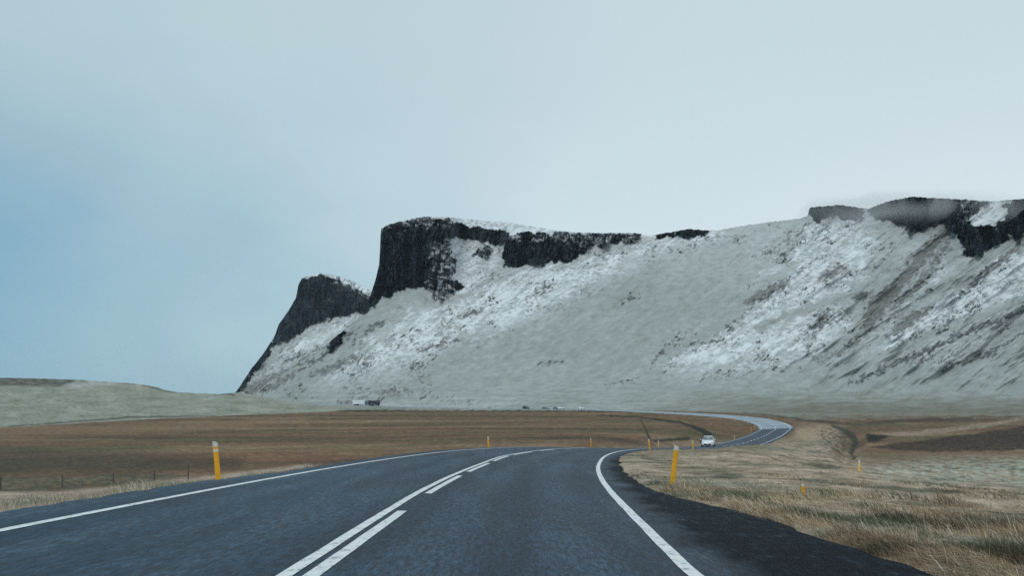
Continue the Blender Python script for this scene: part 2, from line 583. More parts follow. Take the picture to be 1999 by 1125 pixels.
    # ditches across the moor
    for st in ([(1165, 811, 1), (1250, 815, 1.3), (1330, 826, 2.2), (1365, 838, 3.5), (1385, 850, 6), (1372, 862, 6)], [(1250, 818, .7), (1258, 832, 1.2), (1268, 856, 2.2)], [(1280, 861, 2.5), (1345, 857, 3)], [(560, 801, .8), (800, 803, 1), (1150, 803.5, 1.4), (1240, 805, 1)]):
        m = sstep(-1.5, 1.5, sdline(px, py + fbm(px / 12, py / 5, 2, 77) * 1.6, st)) * fr
        c = mix3(c, (.026, .030, .025), m * .95)
    c = c * (1 + .42 * fbm(px / 11, py / 2.4, 5, 81, .62)[:, None] * fr[:, None])
    return c


gcol = cover(px, py, gx, gy)
Vg = np.stack([gx, gy, gzv], 1)
nr, nc = len(rr), len(az)
Vg = np.vstack([Vg, [[0, 0, gz(0.01, 0.01)]]])
gcol = np.vstack([gcol, gcol[:1]])
q = grid_quads(nr, nc, wrap=True)
tri = np.stack([np.full(nc, nr * nc), (np.arange(nc) + 1) % nc, np.arange(nc)], 1)
ground_m = terrain_mat("moor_ground", 2.2, bump=0.8, var=0.45, dist=0.15, stretch=(.55, 1, 1))
ground = setting(np_mesh("ground", Vg, q[:, ::-1], tri, gcol, mat=ground_m))

# ------------------------------------------------------------------ road, markings
ym = np.unique(np.concatenate([np.arange(-80, 120, 0.5), np.arange(120, 300, 1.0), np.arange(300, 597, 1.0)]))
cols_t = np.concatenate([[-.02], np.linspace(0, 1, 41), [1.02]])
xl, xr = road_x(ym, 'EL'), road_x(ym, 'ER')
rag = fbm(ym / 1.5, ym * 0 + 3.3, 5, 91, .65) * .34
rag2 = fbm(ym / 1.2, ym * 0 + 8.3, 5, 93, .65) * .26
RX = (xl - rag2)[:, None] + (xr + rag - xl + rag2)[:, None] * cols_t[None]
RYv = np.repeat(ym[:, None], len(cols_t), 1)
RZ = road_z(RX.ravel(), RYv.ravel()).reshape(RX.shape)
RZ[:, 0] -= 0.2
RZ[:, -1] -= 0.2
m, n, l, b = new_mat("worn_asphalt")
t = n.new("ShaderNodeTexCoord")


def tex_noise(scale, stretch, detail=6, rough=.6):
    mp = n.new("ShaderNodeMapping")
    mp.inputs["Scale"].default_value = stretch
    l.new(t.outputs["Object"], mp.inputs[0])
    ns = n.new("ShaderNodeTexNoise")
    ns.inputs["Scale"].default_value = scale
    ns.inputs["Detail"].default_value = detail
    ns.inputs["Roughness"].default_value = rough
    l.new(mp.outputs[0], ns.inputs["Vector"])
    return ns.outputs[0]


def ramp(fac, stops):
    r = n.new("ShaderNodeValToRGB")
    el = r.color_ramp.elements
    while len(el) < len(stops):
        el.new(.5)
    for e, (p, cc) in zip(el, stops):
        e.position = p
        e.color = (*cc, 1)
    l.new(fac, r.inputs[0])
    return r.outputs[0]


def mixc(fac, a, bb, mode='MIX'):
    x = n.new("ShaderNodeMixRGB")
    x.blend_type = mode
    if isinstance(fac, float):
        x.inputs[0].default_value = fac
    else:
        l.new(fac, x.inputs[0])
    l.new(a, x.inputs[1])
    l.new(bb, x.inputs[2])
    return x.outputs[0]


tracks = ramp(tex_noise(1.3, (1, .05, 1), 7, .62), [(.32, (.007, .020, .039)), (.5, (.014, .034, .062)), (.68, (.036, .066, .102))])
rat = n.new("ShaderNodeAttribute")
rat.attribute_name = "Col"
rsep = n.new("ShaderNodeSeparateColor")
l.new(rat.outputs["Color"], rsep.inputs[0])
gravel = ramp(tex_noise(4.5, (1, .45, 1), 8, .75), [(.40, (.001, .003, .006)), (.54, (.004, .009, .015)), (.68, (.034, .050, .070))])
tracks = mixc(nm_t := n.new('ShaderNodeMath').outputs[0], tracks, ramp(tex_noise(3, (1, .08, 1), 6), [(.3, (.022, .046, .078)), (.7, (.046, .078, .116))]))
nm_t.node.operation = 'MULTIPLY'
l.new(rsep.outputs[2], nm_t.node.inputs[0])
nm_t.node.inputs[1].default_value = .65
tracks = mixc(rsep.outputs[1], tracks, gravel)
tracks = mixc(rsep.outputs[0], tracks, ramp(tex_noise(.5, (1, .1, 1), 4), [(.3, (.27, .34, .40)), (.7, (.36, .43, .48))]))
grain = ramp(tex_noise(20, (1, .16, 1), 5, .78), [(.34, (.25, .25, .25)), (.5, (1, 1, 1)), (.66, (2.3, 2.3, 2.3))])
blot = ramp(tex_noise(.35, (1, .4, 1), 5), [(.32, (.62, .62, .62)), (.52, (.85, .85, .85)), (.68, (1.08, 1.08, 1.08))])
l.new(mixc(1.0, mixc(1.0, tracks, grain, 'MULTIPLY'), blot, 'MULTIPLY'), b.inputs["Base Color"])
b.inputs["Roughness"].default_value = 0.55
b.inputs["Specular IOR Level"].default_value = 0.14
sr = n.new("ShaderNodeMapRange")
sr.inputs[3].default_value, sr.inputs[4].default_value = .16, .01
l.new(rsep.outputs[1], sr.inputs[0])
l.new(sr.outputs[0], b.inputs["Specular IOR Level"])
bp = n.new("ShaderNodeBump")
bp.inputs["Strength"].default_value = 0.5
bp.inputs["Distance"].default_value = 0.012
l.new(tex_noise(55, (1, .6, 1), 4, .7), bp.inputs["Height"])
l.new(bp.outputs[0], b.inputs["Normal"])
road_c = np.zeros((RX.size, 3))
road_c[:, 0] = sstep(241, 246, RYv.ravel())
road_c[:, 1] = sstep(.1, .7, RX.ravel() - road_x(RYv.ravel(), 'R') + .5 * fbm(RX.ravel() / .8, RYv.ravel() / 1.5, 3, 97)) * sstep(70, 45, RYv.ravel())
lane = []
for w_, o_ in (('L', 1), ('R', -1)):
    mid = (road_x(RYv.ravel(), w_) + road_x(RYv.ravel(), 'C')) / 2
    lane.append(sstep(.55, .1, np.abs(np.abs(RX.ravel() - mid) - .82 + .12 * fbm(RYv.ravel() / 14, RX.ravel() * .2, 3, 99))))
road_c[:, 2] = np.maximum(*lane)
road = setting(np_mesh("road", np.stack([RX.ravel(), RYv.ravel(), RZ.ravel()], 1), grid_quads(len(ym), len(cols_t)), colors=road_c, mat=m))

# worn white road paint
m, n, l, b = new_mat("road_paint")
t = n.new("ShaderNodeTexCoord")
l.new(ramp(tex_noise(9, (1, .5, 1), 8, .75), [(.34, (.16, .19, .22)), (.46, (.66, .69, .71)), (.7, (.84, .86, .86))]), b.inputs["Base Color"])
b.inputs["Roughness"].default_value = 0.6
paint_m = m


def line_strip(y0, y1, xf, w, step=0.4, taper=0):
    y = np.arange(y0, y1 + 1e-6, step)
    c = xf(y)
    s = np.interp(y, ys_near, _sec)
    j = fbm(y / 1.1, y * 0 + w * 50, 3, 95) * .012
    hw = w / 2 * s
    X = np.stack([c - hw + j, c + hw + j * .5], 1)
    Y = np.stack([y, y], 1)
    Z = road_z(X.ravel(), Y.ravel()).reshape(X.shape) + 0.006 + y[:, None] * 4e-5
    return np.stack([X.ravel(), Y.ravel(), Z.ravel()], 1), grid_quads(len(y), 2)


def lines(name, segs):
    Vs, Q, o = [], [], 0
    for s in segs:
        v, q_ = line_strip(*s)
        Vs.append(v)
        Q.append(q_ + o)
        o += len(v)
    return setting(np_mesh(name, np.vstack(Vs), np.vstack(Q), mat=paint_m))


lines("road_edge_line", [(-60, 590, lambda y: road_x(y, 'L'), .14), (-60, 590, lambda y: road_x(y, 'R') + .0, .15)])
lines("road_centre_line", [(-60, 96, lambda y: road_x(y, 'C') - .05, .13)])
dash = [(-20, -9), (-6, -2), (2.5, 15.2), (19, 26.6), (29.2, 37.5), (40, 48.5), (51, 60), (64, 71), (75, 83)]
far_dash = [(y, y + 4.2) for y in np.arange(96, 300, 7.0)]
lines("road_dash", [(a, b_, lambda y: road_x(y, 'C') + .17, .14) for a, b_ in dash] + [(a, b_, lambda y: road_x(y, 'C'), .2) for a, b_ in far_dash] + [(262, 320, lambda y: road_x(y, 'C'), .16)])

# ------------------------------------------------------------------ mountain
ROCK = [
    [(738, 446), (760, 440), (800, 431), (830, 422), (870, 428), (905, 440), (950, 446), (1000, 455), (1000, 462), (986, 470), (975, 480), (930, 468), (895, 465), (880, 470), (880, 490), (890, 520), (885, 545), (905, 560), (880, 575), (862, 592), (850, 586), (838, 566), (820, 562), (795, 565), (770, 573), (745, 589), (722, 605), (705, 616), (660, 640), (660, 430)],
    [(918, 496), (945, 481), (964, 490), (955, 508), (935, 501)],
    [(984, 470), (1000, 463), (1040, 457), (1130, 454), (1250, 454), (1253, 468), (1215, 475), (1170, 480), (1140, 494), (1110, 515), (1080, 512), (1040, 518), (1000, 523), (983, 518)],
    [(1280, 458), (1310, 452), (1345, 446), (1382, 449), (1375, 460), (1345, 465), (1320, 462), (1285, 467)],
    [(1576, 404), (1600, 398), (1650, 396), (1692, 404), (1682, 425), (1652, 431), (1625, 421), (1600, 435), (1580, 426)],
    [(1692, 408), (1730, 391), (1770, 380), (1830, 384), (1900, 390), (1935, 392), (1905, 420), (1880, 430), (1840, 438), (1800, 450), (1780, 452), (1755, 440), (1720, 428), (1700, 418)],
    [(1840, 432), (1880, 425), (1900, 440), (1940, 440), (1970, 420), (1962, 400), (1985, 388), (2010, 384), (2010, 450), (1985, 470), (1975, 460), (1930, 490), (1905, 502), (1882, 500), (1875, 470), (1850, 448)],
    [(2005, 384), (2150, 372), (2300, 360), (2450, 350), (2450, 430), (2300, 460), (2150, 440), (2010, 472)],
    [(640, 668), (648, 645), (660, 638), (672, 648), (668, 668), (650, 685), (640, 690)],
]
MOTTLE = [[(840, 480), (885, 465), (970, 470), (985, 520), (930, 570), (870, 600), (835, 575)], [(1000, 452), (1140, 450), (1260, 452), (1260, 480), (1140, 500), (1110, 478), (1000, 470)],
          [(1870, 395), (1965, 392), (1965, 425), (1930, 445), (1880, 440)], [(700, 405), (1100, 420), (1100, 445), (880, 440), (740, 450)]]
YTOP = [(430, 785), (465, 768), (500, 758), (540, 738), (600, 703), (650, 663), (690, 630), (716, 605), (722, 582), (733, 548), (741, 515), (744, 447), (760, 438), (800, 428), (830, 423), (870, 424), (900, 427), (950, 431), (1000, 435), (1050, 444), (1100, 452), (1160, 455), (1240, 455), (1270, 460), (1300, 455), (1345, 447), (1378, 450), (1400, 450), (1450, 441), (1500, 434), (1560, 427), (1577, 422), (1581, 405), (1640, 400), (1695, 408), (1730, 394), (1780, 384), (1850, 388), (1940, 393), (1999, 388), (2100, 380), (2450, 360)]
YB = [(430, 796), (600, 794), (732, 792), (1000, 797.5), (1150, 799), (1300, 801), (1450, 803), (1700, 807), (2000, 806), (2450, 806)]
DB = [(430, 800), (600, 680), (732, 612), (1000, 575), (1150, 545), (1300, 520), (1450, 500), (1600, 480), (2000, 430), (2450, 380)]

SNOW = [([(860, 605), (985, 528), (1130, 500), (1260, 468), (1300, 478), (1200, 530), (1110, 590), (1000, 640), (900, 668), (820, 700), (720, 735), (640, 750), (700, 690), (770, 640), (800, 600)], 1.0),
        ([(1290, 705), (1330, 665), (1420, 640), (1480, 560), (1540, 500), (1590, 430), (1700, 420), (1720, 450), (1690, 545), (1640, 590), (1660, 640), (1620, 690), (1540, 712), (1440, 725), (1320, 722)], .95),
        ([(1690, 690), (1740, 640), (1800, 570), (1900, 520), (2100, 450), (2400, 430), (2400, 520), (2050, 590), (1900, 640), (1800, 690), (1700, 720)], .95),
        ([(2100, 600), (1950, 640), (1850, 690), (1740, 722), (1760, 700), (1900, 655), (2000, 620)], .8), ([(880, 470), (985, 470), (985, 530), (900, 580), (860, 590), (885, 545)], 1.0),
        ([(745, 447), (830, 420), (1000, 425), (1100, 440), (1300, 455), (1400, 450), (1400, 466), (1260, 474), (1000, 468), (880, 445), (760, 444)], 1.3),
        ([(1400, 455), (1590, 425), (1720, 425), (1840, 445), (1760, 500), (1600, 520), (1450, 500)], .45), ([(1200, 470), (1420, 452), (1420, 500), (1220, 520)], .35),
        ([(1855, 560), (1880, 500), (1830, 500), (1780, 580), (1700, 660), (1760, 640)], .75), ([(740, 786), (1000, 788), (1000, 796), (745, 792)], .5), ([(1880, 392), (1975, 388), (1965, 425), (1940, 445), (1900, 445), (1875, 425)], 1.2), ([(1880, 470), (1855, 450), (1840, 500), (1880, 510)], .6)]
BROWN = [[(1848, 448, 8), (1800, 505, 12), (1765, 545, 11), (1725, 590, 10), (1695, 640, 7), (1655, 680, 4), (1600, 708, 2)], [(1870, 450, 3), (1835, 500, 4), (1790, 560, 6), (1745, 600, 5)], [(1735, 565, 9), (1705, 600, 12), (1690, 640, 7)], [(1618, 610, 6), (1600, 632, 9), (1590, 642, 5)],
         [(1815, 605, 5), (1770, 630, 9), (1730, 660, 4)], [(1525, 558, 7), (1490, 575, 9), (1455, 592, 3)], [(1650, 520, 4), (1620, 535, 7), (1600, 545, 3)], [(690, 698, 3), (660, 713, 6), (610, 735, 4)], [(870, 668, 4), (850, 676, 4), (820, 684, 2)], [(590, 720, 2), (540, 752, 5), (480, 768, 6)],
         [(800, 764, 2.5), (770, 772, 2), (740, 777, 1.5)], [(780, 766, 2), (735, 768, 1.5)], [(720, 776, 1), (700, 784, 2), (660, 789, 1)], [(1995, 478, 5), (1955, 510, 4), (1920, 540, 6), (1880, 575, 3)]]
DARK = [[(1930, 530, 4), (1905, 552, 5), (1885, 568, 4), (1840, 610, 1)], [(2060, 590, 2), (1999, 604, 4), (1940, 628, 5), (1880, 650, 5.5), (1800, 690, 5.5), (1720, 722, 5), (1655, 750, 3.5)], [(2000, 650, 3.5), (1930, 692, 5), (1880, 708, 5), (1840, 722, 2)], [(1748, 470, 1.5), (1730, 500, 1.5), (1712, 522, 3)],
        [(1590, 432, 3), (1560, 455, 3), (1500, 485, 1)], [(1620, 435, 3), (1590, 462, 3), (1530, 500, 1.5)], [(1272, 718, 1), (1285, 692, 2.5), (1318, 668, 2), (1340, 675, 2), (1385, 668, 3), (1405, 660, 3)], [(1420, 650, 1), (1450, 610, 2), (1520, 560, 1.5), (1600, 500, 1)], [(1215, 590, 2), (1230, 579, 3.5), (1250, 580, 2.5)],
        [(1090, 555, 2), (1065, 562, 5), (1055, 566, 2)], [(940, 605, 4), (925, 612, 7), (910, 618, 4)], [(1050, 712, 2), (1075, 708, 2.5), (1100, 706, 1.5)], [(1670, 582, 6), (1685, 576, 8)], [(1245, 735, 1), (1225, 744, 2.5), (1180, 752, 1)], [(640, 690, 5), (615, 706, 4), (585, 725, 3)], [(750, 628, 4), (735, 634, 6), (715, 650, 4)], [(690, 650, 3), (675, 655, 6)],
        [(735, 775, 1), (753, 774, 1.6)], [(560, 772, 3), (580, 778, 3)], [(1700, 640, 2), (1660, 672, 3), (1640, 690, 2)], [(1860, 620, 3), (1845, 640, 4), (1830, 650, 2)]]
RIBS = [[(2100, 555, 10), (1999, 585, 10), (1900, 622, 10), (1800, 665, 10), (1700, 712, 12), (1600, 752, 14)], [(2200, 600, 10), (2050, 640, 10), (1950, 690, 10), (1850, 735, 12), (1700, 770, 10)], [(1860, 500, 9), (1900, 540, 14), (1850, 560, 14), (1760, 630, 8)], [(1745, 480, 20), (1730, 540, 16), (1690, 565, 10), (1560, 610, 6), (1480, 640, 8)], [(1960, 480, 8), (1900, 520, 9), (1840, 560, 6)], [(1290, 700, 8), (1400, 640, 10), (1460, 580, 10), (1550, 520, 8)]]


def relief(name, xs, nrow, ytop, yb, db, rocks, mottle, snow, brown, dark, ribs, seed, tan_lo, tan_hi, dark_density, mat, back=((15, 4), (60, 12), (160, 40), (320, 110), (600, 260)), blur=6):
    """A mountain side: a sheet of slopes and cliffs raised step by step from its foot by its local steepness, closed behind its ridge."""
    X = xs[None, :] + np.zeros((nrow, 1))
    yt = interp(xs, ytop) + fbm(xs / 9, xs * 0 + seed, 4, seed) * 2.2 + fbm(xs / 2.5, xs * 0 + seed + .5, 2, seed + 3) * .8
    ybv = interp(xs, yb)
    yt = np.minimum(yt, ybv - 2)
    step = float((ybv - yt).max()) / (nrow - 1)
    Y = np.maximum(ybv[None] - step * np.arange(nrow)[:, None], yt[None])
    xf, yf = X.ravel(), Y.ravel()
    wx = xf + fbm(xf / 16, yf / 16, 4, seed + 11, .52) * 13
    wy = yf + fbm(xf / 16, yf / 16, 4, seed + 15, .52) * 11
    rock = np.full(xf.shape, -1e9)
    for p in rocks:
        rock = np.maximum(rock, sdpoly(wx, wy, p))
    rockm = sstep(-1.5, 1.5, rock)
    # ---- depth: climb a regular lattice column by column, then read it at each point
    hfrac = np.clip((ybv[None] - Y) / 350, 0, 1)
    ly = np.arange(ybv.max() + 2, yt.min() - 3, -1.25)
    LX = xs[None, :] + 0 * ly[:, None]
    LY = ly[:, None] + 0 * LX
    lx_, ly_ = LX.ravel(), LY.ravel()
    lwx = lx_ + fbm(lx_ / 16, ly_ / 16, 4, seed + 11, .52) * 13
    lwy = ly_ + fbm(lx_ / 16, ly_ / 16, 4, seed + 15, .52) * 11
    lrock = np.full(lx_.shape, -1e9)
    for p in rocks:
        lrock = np.maximum(lrock, sdpoly(lwx, lwy, p))
    lrock = sstep(-2, 2, lrock).reshape(LX.shape)
    lh = np.clip((ybv[None] - LY) / 350, 0, 1)
    T = tan_lo + (tan_hi - tan_lo) * sstep(0.0, .35, lh)
    T = T + (2.6 - T) * lrock
    d = interp(xs, db).copy()
    LD = np.zeros_like(LX)
    LD[0] = d
    for i in range(1, len(ly)):
        den = np.maximum(T[i] - (HY - ly[i]) / F, 0.10)
        d = d + (ly[i] <= ybv) * d / F * 1.25 / den
        LD[i] = d
    k = np.exp(-.5 * (np.arange(-3 * blur, 3 * blur + 1) / blur) ** 2)
    k /= k.sum()
    LD = np.stack([np.convolve(np.pad(r_, 3 * blur, mode='edge'), k, mode='valid') for r_ in LD])
    fi = np.clip((ly[0] - Y) / 1.25, 0, len(ly) - 1.001)
    i0 = fi.astype(int)
    fw = fi - i0
    jj = np.arange(len(xs))[None] + 0 * i0
    D = LD[i0, jj] * (1 - fw) + LD[i0 + 1, jj] * fw
    # ---- roughness: cliff buttresses and columns, gullies running down the slopes
    ca, sa = math.cos(math.radians(36)), math.sin(math.radians(36))
    ua, va = xf * ca - yf * sa, xf * sa + yf * ca            # along and across the fall of the slopes
    butt = fbm(xf / 26, yf / 70, 4, seed + 21) * 34 + np.abs(fbm(xf / 9, yf / 45, 4, seed + 27, .6)) * 26 + fbm(xf / 4, yf / 6, 3, seed + 33) * 3
    strata = fbm(xf / 60, yf / 6, 3, seed + 37) * 2.5
    rill = fbm(ua / 160, va / 34, 4, seed + 43) * (8 + 14 * sstep(1350, 1750, xf)) + fbm(ua / 70, va / 14, 3, seed + 41) * (.5 + 1.6 * sstep(1350, 1700, xf)) + fbm(ua / 16, va / 10, 3, seed + 47) * .35
    Df = D.ravel() + rockm * (butt + strata) + (1 - rockm) * rill * np.clip(hfrac.ravel() * 6, 0, 1)
    # ---- cover
    nv = len(xf)
    st = fbm(ua / 150, va / 38, 5, seed + 51, .55)
    st2 = fbm(ua / 30, va / 7, 4, seed + 55)
    fine = fbm(ua / 9, va / 4.0, 4, seed + 61, .65)
    col = np.tile(np.array([.345, .375, .362]), (nv, 1))
    smo = .35 + .5 * sstep(1350, 1650, xf)
    col = mix3(col, (.285, .312, .292), sstep(.0, .5, st) * smo)
    col = mix3(col, (.47, .50, .50), sstep(.55, 1.0, hfrac.ravel()) * sstep(1150, 1350, xf) * sstep(1700, 1500, xf) * .55)  # fading mist put into the colour: upper middle slope painted paler
    col = mix3(col, (.44, .47, .47), sstep(.0, .5, -st) * .7 * np.clip(hfrac.ravel() * 3, .15, 1))
    col = mix3(col, (.24, .26, .235), sstep(.1, .5, st2) * .25)
    low = sstep(.22, .0, hfrac.ravel())
    hz = fbm(xf / 90, yf / 5, 4, seed + 71)
    col = mix3(col, (.24, .265, .235), low * sstep(-.1, .4, hz) * .7)
    col = mix3(col, (.42, .425, .38), low * sstep(.1, .5, -hz) * .5)
    foot_m = sstep(.14, .0, hfrac.ravel() + .05 * fbm(xf / 40, yf / 6, 4, seed + 73)) * sstep(1150, 1600, xf)
    col = mix3(col, (.165, .155, .118), foot_m * .85)
    sn = np.zeros(nv)
    for p, wt in snow:
        sn = np.maximum(sn, wt * sstep(-48, 34, sdpoly(wx + st * 30 + st2 * 18, wy + st * 12 + st2 * 10, p)))
    for p in ribs:
        sn = sn * (1 - .85 * sstep(-6, 5, sdline(wx, wy, p)))
    snow_a = np.clip(sn * (.64 + .5 * st2 + .35 * fbm(ua / 45, va / 14, 3, seed + 75)), 0, 1) * 1.0
    col = mix3(col, (.50, .53, .545), np.clip(sn * 1.1, 0, 1) * .75)
    br = np.full(nv, -1e9)
    for p in brown:
        br = np.maximum(br, sdline(wx, wy, p))
    brm = sstep(-5, 4, br + fine * 10)
    col = mix3(col, (.10, .088, .084), brm * (.62 + .55 * np.clip(fine, -.6, .6)))
    snow_a = snow_a * (1 - .75 * brm)
    dk = np.full(nv, -1e9)
    for p in dark:
        dk = np.maximum(dk, sdline(wx, wy, p))
    dkm = sstep(-1.5, 2.5, dk * .8 + fine * 7.5 - .8) * .8
    if ribs:
        r2 = np.random.default_rng(seed)
        gl = np.full(nv, -1e9)
        for _ in range(26):
            gx0 = r2.uniform(1620, 2250)
            gy0 = r2.uniform(440, 640)
            ln, sl = r2.uniform(70, 230), r2.uniform(.55, 1.0)
            w_ = r2.uniform(.5, 1.7)
            gl = np.maximum(gl, sdline(wx, wy, [(gx0, gy0, w_), (gx0 - ln * .5, gy0 + ln * .5 * sl, w_ * 1.2), (gx0 - ln, gy0 + ln * sl * .82, w_ * .4)]))
        glm = sstep(-1.8, 1.6, gl + fine * 3)
        col = mix3(col, (.17, .17, .165), glm * .6)  # gully shading painted into the slope colour as thin darker lines
        snow_a = snow_a * (1 - .6 * glm)
    # loose dark outcrops scattered over the snowy ground
    spk = 1.9 * fbm(ua / 13, va / 5.5, 4, seed + 81, .68)
    region = np.clip(sn * 1.1, 0, 1) * dark_density
    lo_left = sstep(1000, 720, xf) * sstep(600, 690, yf) * sstep(792, 775, yf) * .95 if dark_density else 0
    region = np.maximum(region, lo_left)
    big = sstep(-.1, .3, fbm(xf / 60, yf / 40, 3, seed + 85))
    spk2 = 1.9 * fbm(ua / 6.5, va / 4.0, 3, seed + 87, .6)
    spm = np.maximum(sstep(.44, .66, spk * (.58 + .75 * big) + .10 * lo_left), sstep(.55, .75, spk2 * (.5 + .8 * big)) * .85) * sstep(.15, .5, region) * (1 - sstep(450, 425, yf) * (xf < 1300))
    dkm = np.maximum(dkm, spm * np.clip(.62 + .9 * fbm(xf / 25, yf / 18, 3, seed + 89), .15, 1))
    col = mix3(col, (.036, .038, .042), dkm * .92)
    snow_a = snow_a * (1 - dkm)
    # bare rock, with snow lodged on its ledges
    rc = np.tile(np.array([.014, .021, .030]), (nv, 1))
    rn = fbm(xf / 9, yf / 24, 5, seed + 91, .68) * 1.2
    rc = mix3(rc, (.040, .047, .053), sstep(.0, .45, rn))
    rc = mix3(rc, (.007, .011, .016), sstep(.05, .4, -rn))
    rc = mix3(rc, (.050, .047, .042), sstep(.1, .5, fbm(xf / 20, yf / 14, 3, seed + 95)) * .6)
    mo = np.full(nv, -1e9)
    for p in mottle:
        mo = np.maximum(mo, sdpoly(wx, wy, p))
    ledge = fbm(xf / 17 + yf / 24, yf / 9 - xf / 34, 5, seed + 97, .62)
    rsn = np.clip(.17 + .30 * sstep(-8, 10, mo) + ledge * .62, 0, .85)
    snow_a = snow_a * (1 - rockm) + rsn * rockm * sstep(-30, 8, mo + 22 * (ledge + .1))
    col = col * (1 - rockm[:, None]) + rc * rockm[:, None]
    # raised outcrops stand a little proud of the slope
    Df = Df - dkm * (1 - rockm) * 2.2 + brm * 2.0
    D = Df.reshape(X.shape)
    D[0] = interp(xs, db)
    Vx = (X - CX) / F * D
    Vz = CAMZ + (HY - Y) / F * D
    V = [np.stack([Vx.ravel(), D.ravel(), Vz.ravel()], 1)]
    # skirt in front (into the ground), back behind the ridge
    front = np.stack([Vx[0], D[0] - 4, Vz[0] - 5], 1)
    Vb, cb = [], []
    rowcol = col.reshape(nrow, -1, 3)
    Dk = np.convolve(np.pad(D[-1], 20, mode='edge'), np.ones(41) / 41, mode='valid')
    for off, fall in back:
        dd = D[-1] * (1 - min(1, off / 60)) + Dk * min(1, off / 60) + off
        z0 = Vz[-1]
        zz = np.maximum(z0 - fall, -12) if off < 500 else np.full_like(z0, -14)
        sc = (xs - CX) / F
        Vb.append(np.stack([sc * D[-1] + (sc * .5) * off, dd, np.minimum(zz, z0 - fall * .3)], 1))
        cb.append(rowcol[-1] * .6 + np.array([.7, .7, .7]) * .4)
    V = np.vstack([front] + V + Vb)
    C = np.vstack([rowcol[0], col] + cb)
    o = np_mesh(name, V, grid_quads(nrow + 1 + len(back), len(xs)), colors=C, mat=mat)
    nx = len(xs)
    sa = np.concatenate([snow_a[:nx], snow_a] + [np.full(nx, .9)] * len(back)).astype(np.float32)
    o.data.attributes.new("Snow", 'FLOAT', 'POINT').data.foreach_set("value", sa)
    return o, D


mount_m = terrain_mat("mountain_cover", .16, bump=.55, var=.20, dist=2.5, detail=9)
n, l = mount_m.node_tree.nodes, mount_m.node_tree.links
b = n["Principled BSDF"]
base_link = b.inputs["Base Color"].links[0].from_socket
t = n.new("ShaderNodeTexCoord")


def snow_noise(scale, stretch, detail, rough):
    mp = n.new("ShaderNodeMapping")
    mp.inputs["Scale"].default_value = stretch
    l.new(t.outputs["Object"], mp.inputs[0])
    x = n.new("ShaderNodeTexNoise")
    x.inputs["Scale"].default_value = scale
    x.inputs["Detail"].default_value = detail
    x.inputs["Roughness"].default_value = rough
    l.new(mp.outputs[0], x.inputs["Vector"])
    return x.outputs[0]


def nm(op, a, b_, c=None):
    x = n.new("ShaderNodeMath")
    x.operation = op
    for i, v in enumerate((a, b_, c)):
        if v is None:
            continue
        if isinstance(v, (int, float)):
            x.inputs[i].default_value = v
        else:
            l.new(v, x.inputs[i])
    return x.outputs[0]


sat = n.new("ShaderNodeAttribute")
sat.attribute_name = "Snow"
# thin snow: lies where the ground's own roughness lets it, more of it where the cover is denser
sm = n.new("ShaderNodeMapRange")
sm.interpolation_type = 'SMOOTHSTEP'
sm.inputs[1].default_value, sm.inputs[2].default_value = .40, .74
l.new(nm('ADD', snow_noise(.17, (1, .6, 1.6), 10, .74), nm('MULTIPLY_ADD', sat.outputs["Fac"], .62, -.30)), sm.inputs[0])
mx = n.new("ShaderNodeMixRGB")
l.new(nm('MULTIPLY', sm.outputs[0], .86), mx.inputs[0])
l.new(base_link, mx.inputs[1])
mx.inputs[2].default_value = (.78, .82, .86, 1)
pm = n.new("ShaderNodeMapRange")
pm.interpolation_type = 'SMOOTHSTEP'
pm.inputs[1].default_value, pm.inputs[2].default_value = .50, .63
l.new(nm('ADD', snow_noise(.30, (1, .7, 1.5), 6, .7), nm('MULTIPLY_ADD', snow_noise(.03, (1, .8, 1.2), 4, .6), .45, -.225)), pm.inputs[0])
px_ = n.new("ShaderNodeMixRGB")
l.new(nm('MULTIPLY', nm('MULTIPLY', pm.outputs[0], .78), nm('MULTIPLY_ADD', sat.outputs["Fac"], .9, .10)), px_.inputs[0])
l.new(mx.outputs[0], px_.inputs[1])
px_.inputs[2].default_value = (.13, .14, .145, 1)
l.new(px_.outputs[0], b.inputs["Base Color"])
mxs = np.concatenate([np.arange(430, 2010, 1.5), np.arange(2010, 2450, 6)])
mount, MD = relief("mountain", mxs, 330, YTOP, YB, DB, ROCK, MOTTLE, SNOW, BROWN, DARK, RIBS, 100, .20, .58, 1.0, mount_m)
setting(mount)

H_TOP = [(380, 788), (455, 770), (462, 765), (475, 745), (490, 722), (510, 697), (535, 660), (545, 633), (565, 605), (578, 582), (583, 556), (590, 543), (625, 532), (660, 539), (690, 550), (720, 565), (760, 590), (820, 640)]
H_YB = [(380, 796), (820, 796)]
H_DB = [(380, 1180), (600, 1120), (820, 1080)]
H_ROCK = [[(570, 548), (592, 545), (625, 536), (655, 545), (690, 562), (722, 580), (760, 590), (730, 612), (690, 612), (650, 622), (610, 633), (590, 650), (570, 662), (550, 665), (530, 668), (520, 655), (530, 630), (560, 590)],
          [(450, 775), (470, 745), (490, 715), (515, 690), (520, 700), (500, 730), (480, 752), (465, 775)], [(500, 700), (530, 665), (545, 665), (530, 690), (512, 712)]]
H_SNOW = [([(600, 536), (660, 536), (720, 560), (722, 580), (690, 562), (655, 543), (620, 538)], 1.4), ([(560, 700), (600, 655), (650, 628), (720, 618), (700, 640), (650, 655), (610, 690), (570, 708), (535, 722)], 1.1), ([(470, 765), (520, 735), (560, 735), (520, 768)], .5), ([(560, 640), (610, 640), (590, 670), (545, 690)], .4)]
